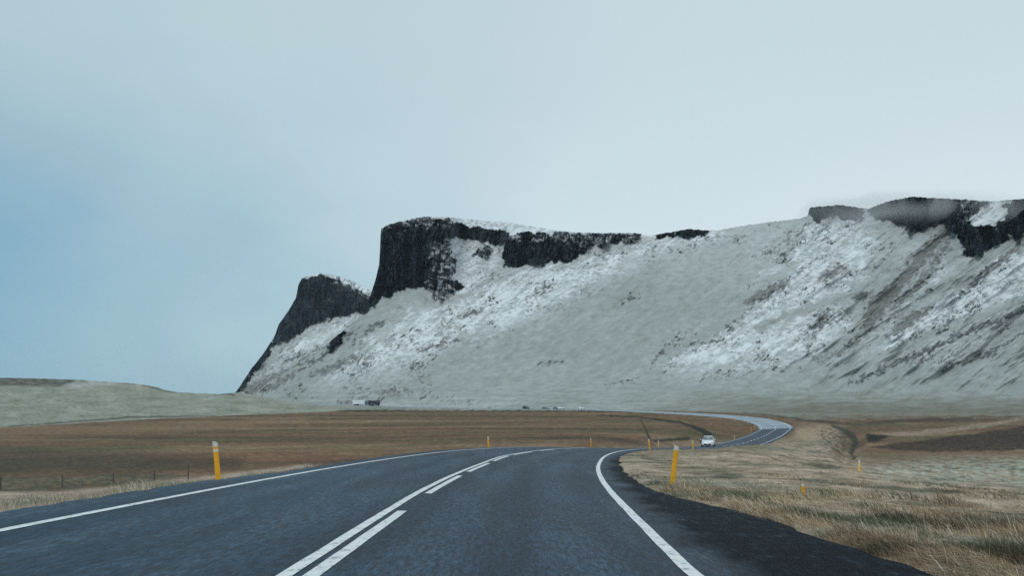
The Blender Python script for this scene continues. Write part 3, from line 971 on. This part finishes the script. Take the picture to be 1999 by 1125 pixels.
head, _ = relief("headland", np.arange(380, 820, 1.5), 240, H_TOP, H_YB, H_DB, H_ROCK, [[(590, 530), (740, 545), (740, 590), (690, 566), (640, 548)]], H_SNOW, [[(600, 712, 5), (560, 732, 9), (520, 748, 11), (470, 768, 9)]], [[(590, 690, 4), (560, 705, 5)], [(620, 680, 3), (600, 700, 4)]], [], 300, .3, .60, .5, mount_m)
setting(head)

# ------------------------------------------------------------------ low grassy hill on the left
hxs = np.arange(-500, 760, 3.0)
crest = interp(hxs, [(-500, 736), (-200, 734), (0, 738), (60, 739), (150, 742), (210, 746), (250, 748), (290, 753), (310, 760), (345, 766), (380, 768), (430, 770), (460, 767), (475, 768), (520, 776), (560, 784), (620, 793), (690, 799), (760, 804)]) + fbm(hxs / 14, hxs * 0, 3, 401) * 1.2
foot = interp(hxs, [(-500, 860), (0, 838), (250, 823), (500, 811), (650, 805), (760, 807)])
dfoot = interp(hxs, [(-500, 250), (0, 280), (250, 370), (500, 470), (650, 530), (760, 560)])
nrh = 90
tt = np.linspace(0, 1, nrh)[:, None]
HYY = foot + (crest - foot) * tt
HDD = dfoot + interp(hxs, [(-500, 150), (0, 130), (300, 120), (600, 60), (760, 15)]) * (tt * .65 + .35 * tt ** 3)
hx2, hy2 = (hxs[None] + 0 * tt).ravel(), HYY.ravel()
hd = HDD.ravel() + fbm(hx2 / 40, hy2 / 12, 4, 411) * 5 * (tt * (1 - tt) * 4 * np.ones_like(HYY)).ravel() * sstep(760, 640, hx2)
HV = np.stack([(hx2 - CX) / F * hd, hd, CAMZ + (HY - hy2) / F * hd], 1)
n_ = len(hx2)
hc = np.tile(np.array([.285, .30, .25]), (n_, 1))
hn = fbm(hx2 / 60, hy2 / 9, 4, 421)
hc = mix3(hc, (.36, .365, .32), sstep(0, .5, hn))
hc = mix3(hc, (.20, .22, .17), sstep(.0, .5, -hn) * .8)
hc = mix3(hc, (.17, .18, .14), sstep(.15, .5, fbm(hx2 / 18, hy2 / 4, 4, 425)) * .5)
wobh = fbm(hx2 / 20, hy2 / 6, 3, 431) * 5
m_ = sstep(-2, 3, sdpoly(hx2, hy2 + wobh * .5, [(-500, 725), (0, 730), (100, 732), (160, 738), (175, 748), (120, 755), (60, 755), (0, 753), (-500, 757)]))
hc = mix3(hc, (.085, .078, .070), m_ * np.clip(.75 + .7 * fbm(hx2 / 16, hy2 / 3, 4, 441), 0, 1))
m_ = sstep(-3, 4, sdpoly(hx2, hy2 + wobh * .5, [(150, 744), (215, 746), (230, 752), (150, 758), (120, 752)]))
hc = mix3(hc, (.55, .57, .57), m_ * .4)
m_ = sstep(-1.5, 2, sdline(hx2, hy2 + wobh * .3, [(-300, 862, 1), (0, 835, 1.5), (260, 815, 2), (320, 814, 2), (420, 812, 1)]))
hc = mix3(hc, (.075, .075, .06), m_ * .8)
m_ = sstep(-1.5, 2, sdline(hx2, hy2 + wobh * .3, [(280, 753, 2), (310, 760, 2.5), (345, 768, 1)]))
hc = mix3(hc, (.13, .14, .11), m_ * .7)
m_ = sstep(-1, 1, sdline(hx2, hy2, [(430, 770, 1), (445, 769, 1.5), (458, 772, 1.5)]))
hc = mix3(hc, (.05, .05, .05), m_ * .8)
fr_ = np.stack([(hxs - CX) / F * (dfoot - 3), dfoot - 3, CAMZ + (HY - foot) / F * dfoot - 4], 1)
bk = []
zc_ = CAMZ + (HY - crest) / F * HDD[-1]
for off, fall in ((12, .6), (40, 4), (90, 14), (180, 40)):
    bk.append(np.stack([(hxs - CX) / F * HDD[-1], HDD[-1] + off, np.maximum(zc_ - fall, -9)], 1))
HV = np.vstack([fr_, HV] + bk)
hcc = hc.reshape(nrh, -1, 3)
hc = np.vstack([hcc[0], hc] + [hcc[-1]] * 4)
hill = setting(np_mesh("hill", HV, grid_quads(nrh + 5, len(hxs)), colors=hc, mat=terrain_mat("hill_turf", .6, bump=.6, var=.3, dist=.5)))


# ------------------------------------------------------------------ grass
def blades(name, X, Y, H, W, lean, colr, mat):
    n = len(X)
    Z = ground_z(X, Y) - .03
    a = rng.random(n) * 2 * np.pi
    bx, by = np.cos(a) * W, np.sin(a) * W
    lx = -lean * (.35 + .6 * rng.random(n) + .9 * fbm(X / 1.8, Y / 1.8, 3, 551)) + rng.normal(0, .30, n)
    ly = rng.normal(0, .25, n) - .1
    base = np.stack([X, Y, Z], 1)
    side = np.stack([bx, by, 0 * bx], 1)
    mid = base + np.stack([lx * H * .35, ly * H * .35, H * .62], 1)
    tip = base + np.stack([lx * H, ly * H, H * (1 - .18 * np.abs(lx))], 1)
    V = np.stack([base - side, base + side, mid - side * .75, mid + side * .75, tip], 1).reshape(-1, 3)
    i = np.arange(n) * 5
    Q = np.stack([i, i + 1, i + 3, i + 2], 1)
    T = np.stack([i + 2, i + 3, i + 4], 1)
    C = np.repeat(colr, 5, 0)
    return setting(np_mesh(name, V, Q, T, C, smooth=True, mat=mat), 'stuff')


m, n, l, b = new_mat("dry_grass")
at = n.new("ShaderNodeAttribute")
at.attribute_name = "Col"
l.new(at.outputs["Color"], b.inputs["Base Color"])
b.inputs["Roughness"].default_value = .8
b.inputs["Specular IOR Level"].default_value = .15
grass_m = m


def sample(n, x0, x1, d0, d1, pw=1.0):
    pxs = x0 + (x1 - x0) * rng.random(n)
    u = rng.random(n) ** pw
    d = 1 / (1 / d0 + (1 / d1 - 1 / d0) * u)
    return (pxs - CX) / F * d, d


GX, GY, GH, GW, GL, GC = [], [], [], [], [], []


def sow(n, x0, x1, d0, d1, hmin, hmax, side, pal, lean, pw=1.0, lo=.05, hi=99, patchy=.35):
    X, Y = sample(n, x0, x1, d0, d1, pw)
    e = X - road_x(Y, 'ER') if side > 0 else road_x(Y, 'EL') - X
    pt = fbm(X / 1.7, Y / 1.7, 3, 501)
    keep = (e > lo + .22 * fbm(X / .7, Y / .7, 2, 505)) & (e < hi) & (rng.random(len(X)) < 1 - patchy + patchy * 2 * pt)
    X, Y, e, pt = X[keep], Y[keep], e[keep], pt[keep]
    k = len(X)
    tall = fbm(X / 2.6, Y / 2.6, 3, 511)
    H = (hmin + (hmax - hmin) * np.clip(.30 + tall * 1.5, 0, 1.2)) * (.6 + .7 * rng.random(k)) * sstep(0, .9, e + .35) * (.30 + .70 * sstep(40, 14, Y)) * np.clip(.75 + 1.1 * fbm(X / 1.1, Y / 1.5, 3, 561), .3, 1.5)
    W = np.maximum(.0035, Y * .00034) * (.7 + .6 * rng.random(k))
    tone = fbm(X / 2.6, Y / 2.6, 4, 521) * 1.5 + rng.normal(0, .14, k)
    c = np.tile(np.array(pal[0]), (k, 1))
    c = mix3(c, pal[1], sstep(.0, .4, tone))
    c = mix3(c, pal[2], sstep(.05, .4, -tone))
    gr = sstep(.04, .26, fbm(X / 2.4, Y / 3.4, 4, 531) + rng.normal(0, .1, k))
    c = mix3(c, pal[3], gr * .85)
    c = c * (.85 + .3 * rng.random((k, 1)))
    c = mix3(c, (.42, .46, .40), sstep(.05, .35, fbm(X / 5 + 9, Y / 5, 3, 541)) * .45)
    GX.append(X); GY.append(Y); GH.append(H); GW.append(W); GL.append(np.full(k, lean)); GC.append(c)


PAL = [(.42, .32, .22), (.57, .46, .335), (.15, .125, .085), (.12, .16, .10)]
PAL2 = [(.47, .40, .32), (.58, .51, .42), (.27, .22, .17), (.24, .29, .20)]
sow(210000, 1150, 2350, 7.5, 75, .08, .36, 1, PAL, 1.25)
sow(60000, 1180, 2350, 8, 40, .22, .50, 1, [(.46, .35, .24), (.60, .48, .34), (.2, .15, .10), (.16, .18, .11)], 1.25, lo=.5, hi=12, patchy=1.0)
sow(70000, 1180, 2350, 8, 24, .10, .34, 1, PAL, 1.2, lo=-.12, hi=3.2)
sow(7000, 1180, 2350, 8, 22, .40, .62, 1, [(.60, .53, .43), (.66, .60, .50), (.43, .36, .28), (.48, .44, .34)], 1.3, lo=.15, hi=7, patchy=.8)
sow(60000, -300, 560, 12, 60, .10, .34, -1, PAL2, .3, hi=9)
sow(40000, 200, 1000, 20, 90, .10, .26, -1, [(.28, .20, .12), (.38, .29, .19), (.16, .12, .08), (.17, .16, .09)], .3, hi=7)
GX, GY, GH, GW, GL, GC = (np.concatenate(v) for v in (GX, GY, GH, GW, GL, GC))
blades("grass", GX, GY, GH, GW, GL, GC, grass_m)

# ------------------------------------------------------------------ marker posts
yellow_m = plain_mat("yellow_plastic", (.80, .40, .012), rough=.45, dirt=.22, scale=9)
faded_m = plain_mat("faded_yellow_plastic", (.82, .54, .13), rough=.6, dirt=.3, scale=9)
capw_m = plain_mat("grey_white_plastic", (.62, .62, .58), rough=.5, dirt=.2, scale=14)
refl_m = plain_mat("silver_reflector", (.68, .62, .50), rough=.25, dirt=.1, scale=30)
GROUP_POSTS = "yellow marker posts along the road"


def marker_post(pxl, pyl, d, h, label, tilt=0.0, face=0.0, body=yellow_m, sink=.12, wide=.115, twoband=True):
    # walk along the sight line to the ground
    ds = np.linspace(d * .72, d * 1.35, 160)
    gl = ground_z((pxl - CX) / F * ds, ds)
    er = np.abs(HY - (gl - CAMZ) / ds * F - pyl) + 12 * np.abs(ds / d - 1)
    dn = float(ds[int(np.argmin(er))])
    h, d = h * min(1.2, max(.9, dn / d)), dn
    x, y, z = P(pxl, pyl, d)
    z = gz(x, y)
    t = thing("marker_post", label, "marker post", (x, y, z), face, GROUP_POSTS)
    t.rotation_euler = (0, tilt, face)
    w, th = wide / 2, .028

    def ring(zl, zr, w_=w, t_=th):
        return [(-w_, -t_, zl), (-w_ * .55, -t_ * 1.5, zl + (zr - zl) * .22), (w_ * .55, -t_ * 1.5, zl + (zr - zl) * .78), (w_, -t_, zr), (w_, t_, zr), (-w_, t_, zl)]
    bm = bmesh.new()
    loft(bm, [ring(-sink, -sink, w * 1.04), ring(.1, .1, w * 1.02), ring(h * .5, h * .5), ring(h * .86, h * .86)])
    part("shaft", bm, body, t)
    bm = bmesh.new()
    loft(bm, [ring(h * .861, h * .861, w * 1.03, th * 1.05), ring(h * .90, h * .90, w * 1.03, th * 1.05), ring(h, h * .955, w * 1.0, th)])
    part("cap", bm, capw_m, t)
    if twoband:
        bm = bmesh.new()
        loft(bm, [ring(h * .735, h * .735, w * 1.05, th * 1.06), ring(h * .80, h * .80, w * 1.05, th * 1.06)])
        part("reflector", bm, refl_m, t)
    return t


# pixel of the foot, distance, height
marker_post(427, 935, 23.5, .97, "tall yellow marker post with a silver band on the left verge", -.085, .0)
marker_post(1313, 945, 26, 1.04, "tall yellow marker post leaning right in dry grass, nearest on the right verge", .115, .1, twoband=False, wide=.13)
marker_post(954, 874, 73.5, .90, "yellow marker post with a pale cap behind the left edge line where the road crests", -.02, 0)
marker_post(1154, 872, 104, .90, "slim yellow marker post past the crest above the centre line's far end", 0, 0)
marker_post(1269, 876, 80, .95, "orange yellow marker post leaning left at the foot of the thin dark ditch", -.12, 0)
marker_post(1286, 874, 112, .90, "small marker post with a whitish cap just right of the leaning orange post", -.03, .1, body=faded_m)
marker_post(1353, 879, 92, .90, "small yellow marker post in dry grass just left of the white car", 0, 0)
marker_post(1434, 860, 160, .90, "pale yellow marker post at the far road's inner edge, right of the white hatchback", 0, 0, body=faded_m)
marker_post(1467, 843, 222, .90, "lower of two yellow marker posts at the inside of the far bend, leaning left", -.1, 0)
marker_post(1474, 838, 246, .95, "upper of two yellow marker posts at the inside of the far bend", 0, 0)
marker_post(1461, 826, 282, .85, "tiny orange marker post above the pair at the inside of the far bend", -.2, 0)
marker_post(1436, 823, 310, .85, "tiniest orange marker post, farthest along the inner edge beyond the bend", -.25, 0)
marker_post(1677, 940, 53, 1.15, "faded pale yellow marker post standing alone in the meadow on the right", .02, 0, body=faded_m)
marker_post(1569, 966, 27, .28, "short orange marker post half hidden in tall dry grass on the right", -.1, 0, wide=.075, twoband=False)

# ------------------------------------------------------------------ fence on the left
wood_m = plain_mat("dark_fence_wood", (.095, .088, .078), rough=.9, dirt=.4, scale=20)
wire_m = plain_mat("fence_wire", (.10, .10, .10), rough=.5, metal=.8)
fence_px = [(-230, 985, 52), (-110, 979, 54), (2, 972, 57), (122, 966, 60), (222, 951, 64), (302, 946, 70), (368, 940, 76), (425, 934, 82)]
fpts = []
for a_, b_, d_ in fence_px:
    x, y, z = P(a_, b_, d_)
    fpts.append((x, y, gz(x, y)))
fence = thing("wire_fence", "thin wire fence on dark wooden posts beside the green strip on the left", "fence", fpts[0])
o0 = Vector(fpts[0])
for x, y, z in fpts:
    bm = bmesh.new()
    add_cyl(bm, (0, 0, .45), .055, 1.5, 'Z', 8, .045)
    bmesh.ops.translate(bm, vec=Vector((x, y, z)) - o0, verts=bm.verts)
    part("post", bm, wood_m, fence)
for hh in (.35, .7, 1.05):
    bm = bmesh.new()
    for (x0, y0, z0), (x1, y1, z1) in zip(fpts[:-1], fpts[1:]):
        a_, b_ = Vector((x0, y0, z0 + hh)) - o0, Vector((x1, y1, z1 + hh)) - o0
        v_ = add_cyl(bm, (0, 0, 0), .005, (b_ - a_).length, 'Z', 5)
        bmesh.ops.rotate(bm, verts=v_, cent=(0, 0, 0), matrix=(b_ - a_).to_track_quat('Z', 'Y').to_matrix())
        bmesh.ops.translate(bm, verts=v_, vec=(a_ + b_) / 2)
    part("wire", bm, wire_m, fence)

# ------------------------------------------------------------------ vehicles
white_m = plain_mat("white_car_paint", (.78, .80, .82), rough=.25, dirt=.05, coat=.5)
black_m = plain_mat("dark_car_paint", (.03, .034, .04), rough=.25, dirt=.1, coat=.5)
grey_m = plain_mat("grey_car_paint", (.16, .17, .18), rough=.3, dirt=.1, coat=.4)
blue_m = plain_mat("blue_grey_paint", (.11, .16, .24), rough=.35, dirt=.1)
glass_m = plain_mat("car_glass", (.10, .14, .16), rough=.08, spec=.9, dirt=.05)
tyre_m = plain_mat("tyre_rubber", (.014, .014, .015), rough=.85)
rim_m = plain_mat("alloy_rim", (.45, .46, .47), rough=.35, metal=.8)
trim_m = plain_mat("black_trim", (.014, .016, .018), rough=.5)
lamp_m = plain_mat("headlamp_glass", (.60, .66, .70), rough=.1, spec=.8)
red_m = plain_mat("tail_lamp_red", (.35, .02, .02), rough=.2)
plate_m = plain_mat("number_plate", (.75, .76, .76), rough=.4)


def rring(y, w, z0, z1, r, wt=None):
    """A rounded, slightly tapered cross-section of a car body."""
    wt = w if wt is None else wt
    pts = [(-w + r * .6, z0), (-w, z0 + r), (-w * 1.0, (z0 + z1) * .5), (-wt, z1 - r), (-wt + r, z1), (0, z1 + r * .25), (wt - r, z1), (wt, z1 - r), (w, (z0 + z1) * .5), (w, z0 + r), (w - r * .6, z0)]
    return [(x, y, z) for x, z in pts]


def make_car(label, loc, rotz, paint, tall=1.0, group="vehicles on the far road"):
    """A hatchback facing -Y."""
    t = thing("car", label, "car", loc, rotz, group)
    k = tall
    bm = bmesh.new()
    loft(bm, [rring(-2.08, .62, .32, .56 * k, .10), rring(-2.00, .76, .22, .70 * k, .12, .72), rring(-1.75, .84, .19, .80 * k, .12, .78), rring(-1.3, .88, .19, .88 * k, .12, .80), rring(-.85, .89, .19, .95 * k, .10, .82),
              rring(.2, .90, .19, .97 * k, .09, .84), rring(1.3, .89, .19, .98 * k, .09, .83), rring(1.85, .86, .22, .96 * k, .10, .80), rring(2.05, .78, .34, .90 * k, .12, .74)])
    body = part("body", bm, paint, t, True)
    bm = bmesh.new()
    loft(bm, [rring(-1.02, .78, .86 * k, .95 * k, .02, .74), rring(-.62, .78, .88 * k, 1.22 * k, .05, .66), rring(-.22, .79, .88 * k, 1.44 * k, .06, .60), rring(.3, .80, .88 * k, 1.50 * k, .06, .59), rring(1.1, .79, .88 * k, 1.46 * k, .06, .58), rring(1.6, .77, .88 * k, 1.30 * k, .06, .60), rring(1.95, .74, .88 * k, .98 * k, .03, .68)])
    roof = part("roof", bm, paint, t, True)

    def panel(name, pts, mat, par=t):
        bm = bmesh.new()
        v = [bm.verts.new(p) for p in pts]
        f = bm.faces.new(v)
        r = bmesh.ops.extrude_face_region(bm, geom=[f])
        f.normal_update()
        cen = sum((Vector(p) for p in pts), Vector()) / len(pts)
        nrm = f.normal if f.normal.dot(cen - Vector((0, .3, .9))) > 0 else -f.normal
        bmesh.ops.translate(bm, vec=nrm * .014, verts=[g for g in r['geom'] if isinstance(g, bmesh.types.BMVert)])
        return part(name, bm, mat, par)
    panel("windscreen", [(-.70, -1.00, .98 * k), (.70, -1.00, .98 * k), (.66, -.62, 1.22 * k), (.57, -.26, 1.42 * k), (-.57, -.26, 1.42 * k), (-.66, -.62, 1.22 * k)], glass_m)
    panel("rear_window", [(-.66, 1.93, 1.02 * k), (.66, 1.93, 1.02 * k), (.56, 1.62, 1.29 * k), (-.56, 1.62, 1.29 * k)], glass_m)
    for s in (-1, 1):
        panel("side_window", [(s * .795, -.72, 1.0 * k), (s * .80, .35, 1.0 * k), (s * .66, .30, 1.40 * k), (s * .655, -.22, 1.38 * k)], glass_m)
        panel("side_window", [(s * .80, .42, 1.0 * k), (s * .775, 1.55, 1.02 * k), (s * .655, 1.25, 1.34 * k), (s * .66, .40, 1.40 * k)], glass_m)
        bm = bmesh.new()
        add_box(bm, (s * .98, -.72, 1.02 * k), (.20, .10, .14), .03)
        part("mirror", bm, paint, t, True)
        bm = bmesh.new()
        add_box(bm, (s * .60, -1.93, .66 * k), (.34, .22, .13), .04, Matrix.Rotation(s * .35, 3, 'Z'))
        part("headlight", bm, lamp_m, t, True)
        bm = bmesh.new()
        add_box(bm, (s * .66, 1.97, .82 * k), (.24, .16, .16), .03)
        part("tail_light", bm, red_m, t, True)
        bm = bmesh.new()
        add_box(bm, (s * .62, -2.02, .40), (.20, .12, .12), .03)
        part("fog_lamp_recess", bm, trim_m, t, True)
        for yy in (-1.28, 1.30):
            bm = bmesh.new()
            add_cyl(bm, (s * .80, yy, .31), .31, .20, 'X', 24)
            wh = part("wheel", bm, tyre_m, t, True)
            bm = bmesh.new()
            add_cyl(bm, (s * .895, yy, .31), .19, .03, 'X', 16)
            part("rim", bm, rim_m, wh)
    bm = bmesh.new()
    add_box(bm, (0, -2.05, .40), (1.0, .12, .30), .05)
    part("grille", bm, trim_m, t, True)
    bm = bmesh.new()
    add_box(bm, (0, -2.11, .46), (.46, .012, .11))
    part("number_plate", bm, plate_m, t)
    return t


def on_road(y, off):
    x = float(road_x(np.array([y]), 'C')[0])
    i = int(np.argmin(np.abs(ys_near - y)))
    h = float(_h[i])
    s = math.sqrt(1 + h * h)
    X, Y = x + off / s, y - off * h / s
    return (X, Y, float(road_z(np.array([X]), np.array([Y]))[0]) + .005), math.atan2(-h, 1)


# oncoming lane is on their right-hand side, i.e. our left
loc, rz = on_road(136, -1.5)
make_car("white hatchback car coming towards the viewer behind the dry grass", loc, rz + .16, white_m, group="cars on the road")


def far_car(x, y_, label, paint, off=-1.7, flip=False, tall=1.0):
    best = min(np.arange(430, 590, .25), key=lambda yy: abs(CX + float(road_x(np.array([yy]), 'C')[0]) / yy * F - x))
    loc, rz = on_road(float(best), off)
    return make_car(label, loc, rz + (math.pi if flip else 0), paint, tall, "cars on the road")


far_car(1141, 797, "white car far away on the road, rightmost of the distant cars under the slope", white_m)
far_car(1101, 797, "white car far away with a small dark grey car tucked against it", white_m)
far_car(1092.5, 797, "small dark grey car tucked against the tail of a distant white car", grey_m, tall=.92)
far_car(1032, 796, "black tall car alone on the far road left of the two white cars", black_m, tall=1.15)
far_car(1060, 797, "faint grey car between the black tall car and the white cars on the far road", grey_m, off=1.8, tall=.85)


def wheels(t, xs_, w, r=.5):
    for yy in xs_:
        for s in (-1, 1):
            bm = bmesh.new()
            add_cyl(bm, (s * (w / 2 - .16), yy, r), r, .30, 'X', 20)
            wh = part("wheel", bm, tyre_m, t, True)
            bm = bmesh.new()
            add_cyl(bm, (s * (w / 2 - .0), yy, r), r * .55, .04, 'X', 14)
            part("rim", bm, rim_m, wh)


def cab(t, y0, paint, w=2.4, h=3.0, deep=2.1):
    bm = bmesh.new()
    loft(bm, [rring(y0, w / 2 * .96, .6, h * .86, .16), rring(y0 + .15, w / 2, .5, h * .96, .16), rring(y0 + .7, w / 2, .5, h, .16), rring(y0 + deep, w / 2, .5, h, .14)])
    part("cab", bm, paint, t, True)
    bm = bmesh.new()
    add_box(bm, (0, y0 - .01, h * .62), (w * .84, .10, h * .28), .04)
    part("windscreen", bm, glass_m, t, True)
    for s in (-1, 1):
        bm = bmesh.new()
        add_box(bm, (s * w / 2, y0 + .8, h * .64), (.06, .9, h * .22), .02)
        part("side_window", bm, glass_m, t)
        bm = bmesh.new()
        add_box(bm, (s * w * .36, y0 + .02, .85), (.36, .1, .2), .03)
        part("headlight", bm, lamp_m, t)
        bm = bmesh.new()
        add_box(bm, (s * (w / 2 + .16), y0 + .1, h * .62), (.16, .1, .5), .03)
        part("mirror", bm, trim_m, t)
    bm = bmesh.new()
    add_box(bm, (0, y0, .62), (w * .95, .24, .34), .05)
    part("bumper", bm, trim_m, t)


def find_y(x):
    return float(min(np.arange(500, 596, .25), key=lambda yy: abs(CX + float(road_x(np.array([yy]), 'C')[0]) / yy * F - x)))


loc, rz = on_road(find_y(707), 0.0)
t = thing("box_lorry", "white box lorry with a blue grey cab parked at the far foot of the slope", "lorry", loc, rz + math.pi)
cab(t, 4.0, blue_m)
for o_ in list(t.children):
    pass
bm = bmesh.new()
add_box(bm, (0, -1.4, 2.05), (2.45, 9.6, 2.5), .04)
part("cargo_box", bm, white_m, t)
bm = bmesh.new()
add_box(bm, (0, -.2, .70), (.9, 12, .18))
part("chassis", bm, trim_m, t)
wheels(t, (5.0, -3.6, -4.8), 2.4)

loc, rz = on_road(find_y(731), 0.0)
t = thing("tipper_truck", "dark tipper truck just right of the white box lorry below the slope", "truck", loc, rz + math.pi)
cab(t, 1.5, black_m, h=3.3, deep=1.9)
bm = bmesh.new()
v_ = [(-1.2, -3.3, 1.2), (1.2, -3.3, 1.2), (1.2, 1.2, 1.2), (-1.2, 1.2, 1.2)]
loft(bm, [[(x, y, 1.15) for x, y, _ in v_], [(x * 1.04, y * 1.03, 3.0) for x, y, _ in v_], [(x * .97, y * .97, 3.0) for x, y, _ in v_], [(x * .9, y * .95, 1.25) for x, y, _ in v_]])
part("tipper_body", bm, black_m, t)
bm = bmesh.new()
add_box(bm, (0, 0, .85), (.9, 6.4, .24))
part("chassis", bm, trim_m, t)
wheels(t, (2.4, -1.5, -2.7), 2.4)

# ------------------------------------------------------------------ low cloud on the summits, and the air
def volume_box(name, lo, hi, mat):
    bm = bmesh.new()
    add_box(bm, tuple((a + b_) / 2 for a, b_ in zip(lo, hi)), tuple(b_ - a for a, b_ in zip(lo, hi)))
    o = part(name, bm, mat, None)
    return setting(o, 'stuff')


m = bpy.data.materials.new("summit_cloud")
m.use_nodes = True
n, l = m.node_tree.nodes, m.node_tree.links
n.clear()
out = n.new("ShaderNodeOutputMaterial")
vol = n.new("ShaderNodeVolumePrincipled")
vol.inputs["Color"].default_value = (.97, .985, 1.0, 1)
vol.inputs["Anisotropy"].default_value = 0.0
t = n.new("ShaderNodeTexCoord")
sp = n.new("ShaderNodeSeparateXYZ")
l.new(t.outputs["Generated"], sp.inputs[0])


def vm(op, a, b_=None, c=None, clamp=False):
    x = n.new("ShaderNodeMath")
    x.operation = op
    x.use_clamp = clamp
    for i, v in enumerate((a, b_, c)):
        if v is None:
            continue
        if isinstance(v, (int, float)):
            x.inputs[i].default_value = v
        else:
            l.new(v, x.inputs[i])
    return x.outputs[0]


ns = n.new("ShaderNodeTexNoise")
ns.inputs["Scale"].default_value = .022
ns.inputs["Detail"].default_value = 4
l.new(t.outputs["Object"], ns.inputs["Vector"])
l.new(vol.outputs[0], out.inputs["Volume"])
bm = bmesh.new()
rings = []
NT = 60
cxp = np.linspace(1545, 1985, NT + 1)
cdd = np.interp(cxp, mxs, MD[-1])
cyy = interp(cxp, YTOP) + 13
for _ in range(60):                                    # even out the ridge line the bank follows
    cdd = np.convolve(np.pad(cdd, 1, mode='edge'), (.25, .5, .25), mode='valid')
    cyy = np.convolve(np.pad(cyy, 1, mode='edge'), (.25, .5, .25), mode='valid') if _ < 12 else cyy
for i in range(NT + 1):
    f = i / NT
    xp, dd, yp = float(cxp[i]), float(cdd[i]), float(cyy[i])
    env = math.sqrt(max(0.0, 1 - (2 * f - 1) ** 4)) * (.80 + .30 * math.sin(3.1 * f * math.pi) ** 2) + .02
    rv, rd_ = 24.0 * env, 75.0 * env
    ring = []
    for k_ in range(24):
        a_ = 2 * math.pi * k_ / 24
        lump = 1 + .14 * math.sin(3 * a_ + 9 * f) * math.sin(14 * f + a_)
        x, y, z = P(xp, yp, dd)
        ring.append((x, y + math.cos(a_) * rd_ * lump, z + math.sin(a_) * rv * lump))
    rings.append(ring)
loft(bm, rings)
cloud = setting(part("cloud", bm, m, None, True), 'stuff')
# its underside follows the summits: height above a sloping plane through the ridge
cz = CAMZ + (HY - (cyy - 13)) / F * cdd
co = np.linalg.lstsq(np.stack([(cxp - CX) / F * cdd, cdd, np.ones(NT + 1)], 1), cz, rcond=None)[0]
so = n.new("ShaderNodeSeparateXYZ")
l.new(t.outputs["Object"], so.inputs[0])
hgt = vm('SUBTRACT', so.outputs[2], vm('MULTIPLY_ADD', so.outputs[0], float(co[0]), vm('MULTIPLY_ADD', so.outputs[1], float(co[1]), float(co[2]))))
hgt = vm('ADD', hgt, vm('MULTIPLY_ADD', ns.outputs[0], 14.0, -7.0))
h0 = n.new("ShaderNodeMapRange")
h0.interpolation_type = 'SMOOTHSTEP'
h0.inputs[1].default_value, h0.inputs[2].default_value = -15.0, 5.0
l.new(hgt, h0.inputs[0])
h1 = n.new("ShaderNodeMapRange")
h1.interpolation_type = 'SMOOTHSTEP'
h1.inputs[1].default_value, h1.inputs[2].default_value = 8.0, -1.0
l.new(hgt, h1.inputs[0])
l.new(vm('MULTIPLY', vm('MULTIPLY', h0.outputs[0], h1.outputs[0]), vm('MULTIPLY', vm('MULTIPLY', vm('MULTIPLY', sp.outputs[0], vm('SUBTRACT', 1.0, sp.outputs[0])), 5.0, clamp=True), .017)), vol.inputs["Density"])
m = bpy.data.materials.new("air")
m.use_nodes = True
n, l = m.node_tree.nodes, m.node_tree.links
n.clear()
out = n.new("ShaderNodeOutputMaterial")
vol = n.new("ShaderNodeVolumePrincipled")
vol.inputs["Color"].default_value = (.66, .86, 1.0, 1)
vol.inputs["Density"].default_value = 0.00004
l.new(vol.outputs[0], out.inputs["Volume"])
ztop = max(max(v.co.z for v in mount.data.vertices), max(v.co.z for v in cloud.data.vertices)) + 3
HAZE = True
if HAZE:
    volume_box("haze", (-6800, -6800, -20), (6800, 6800, ztop), m)
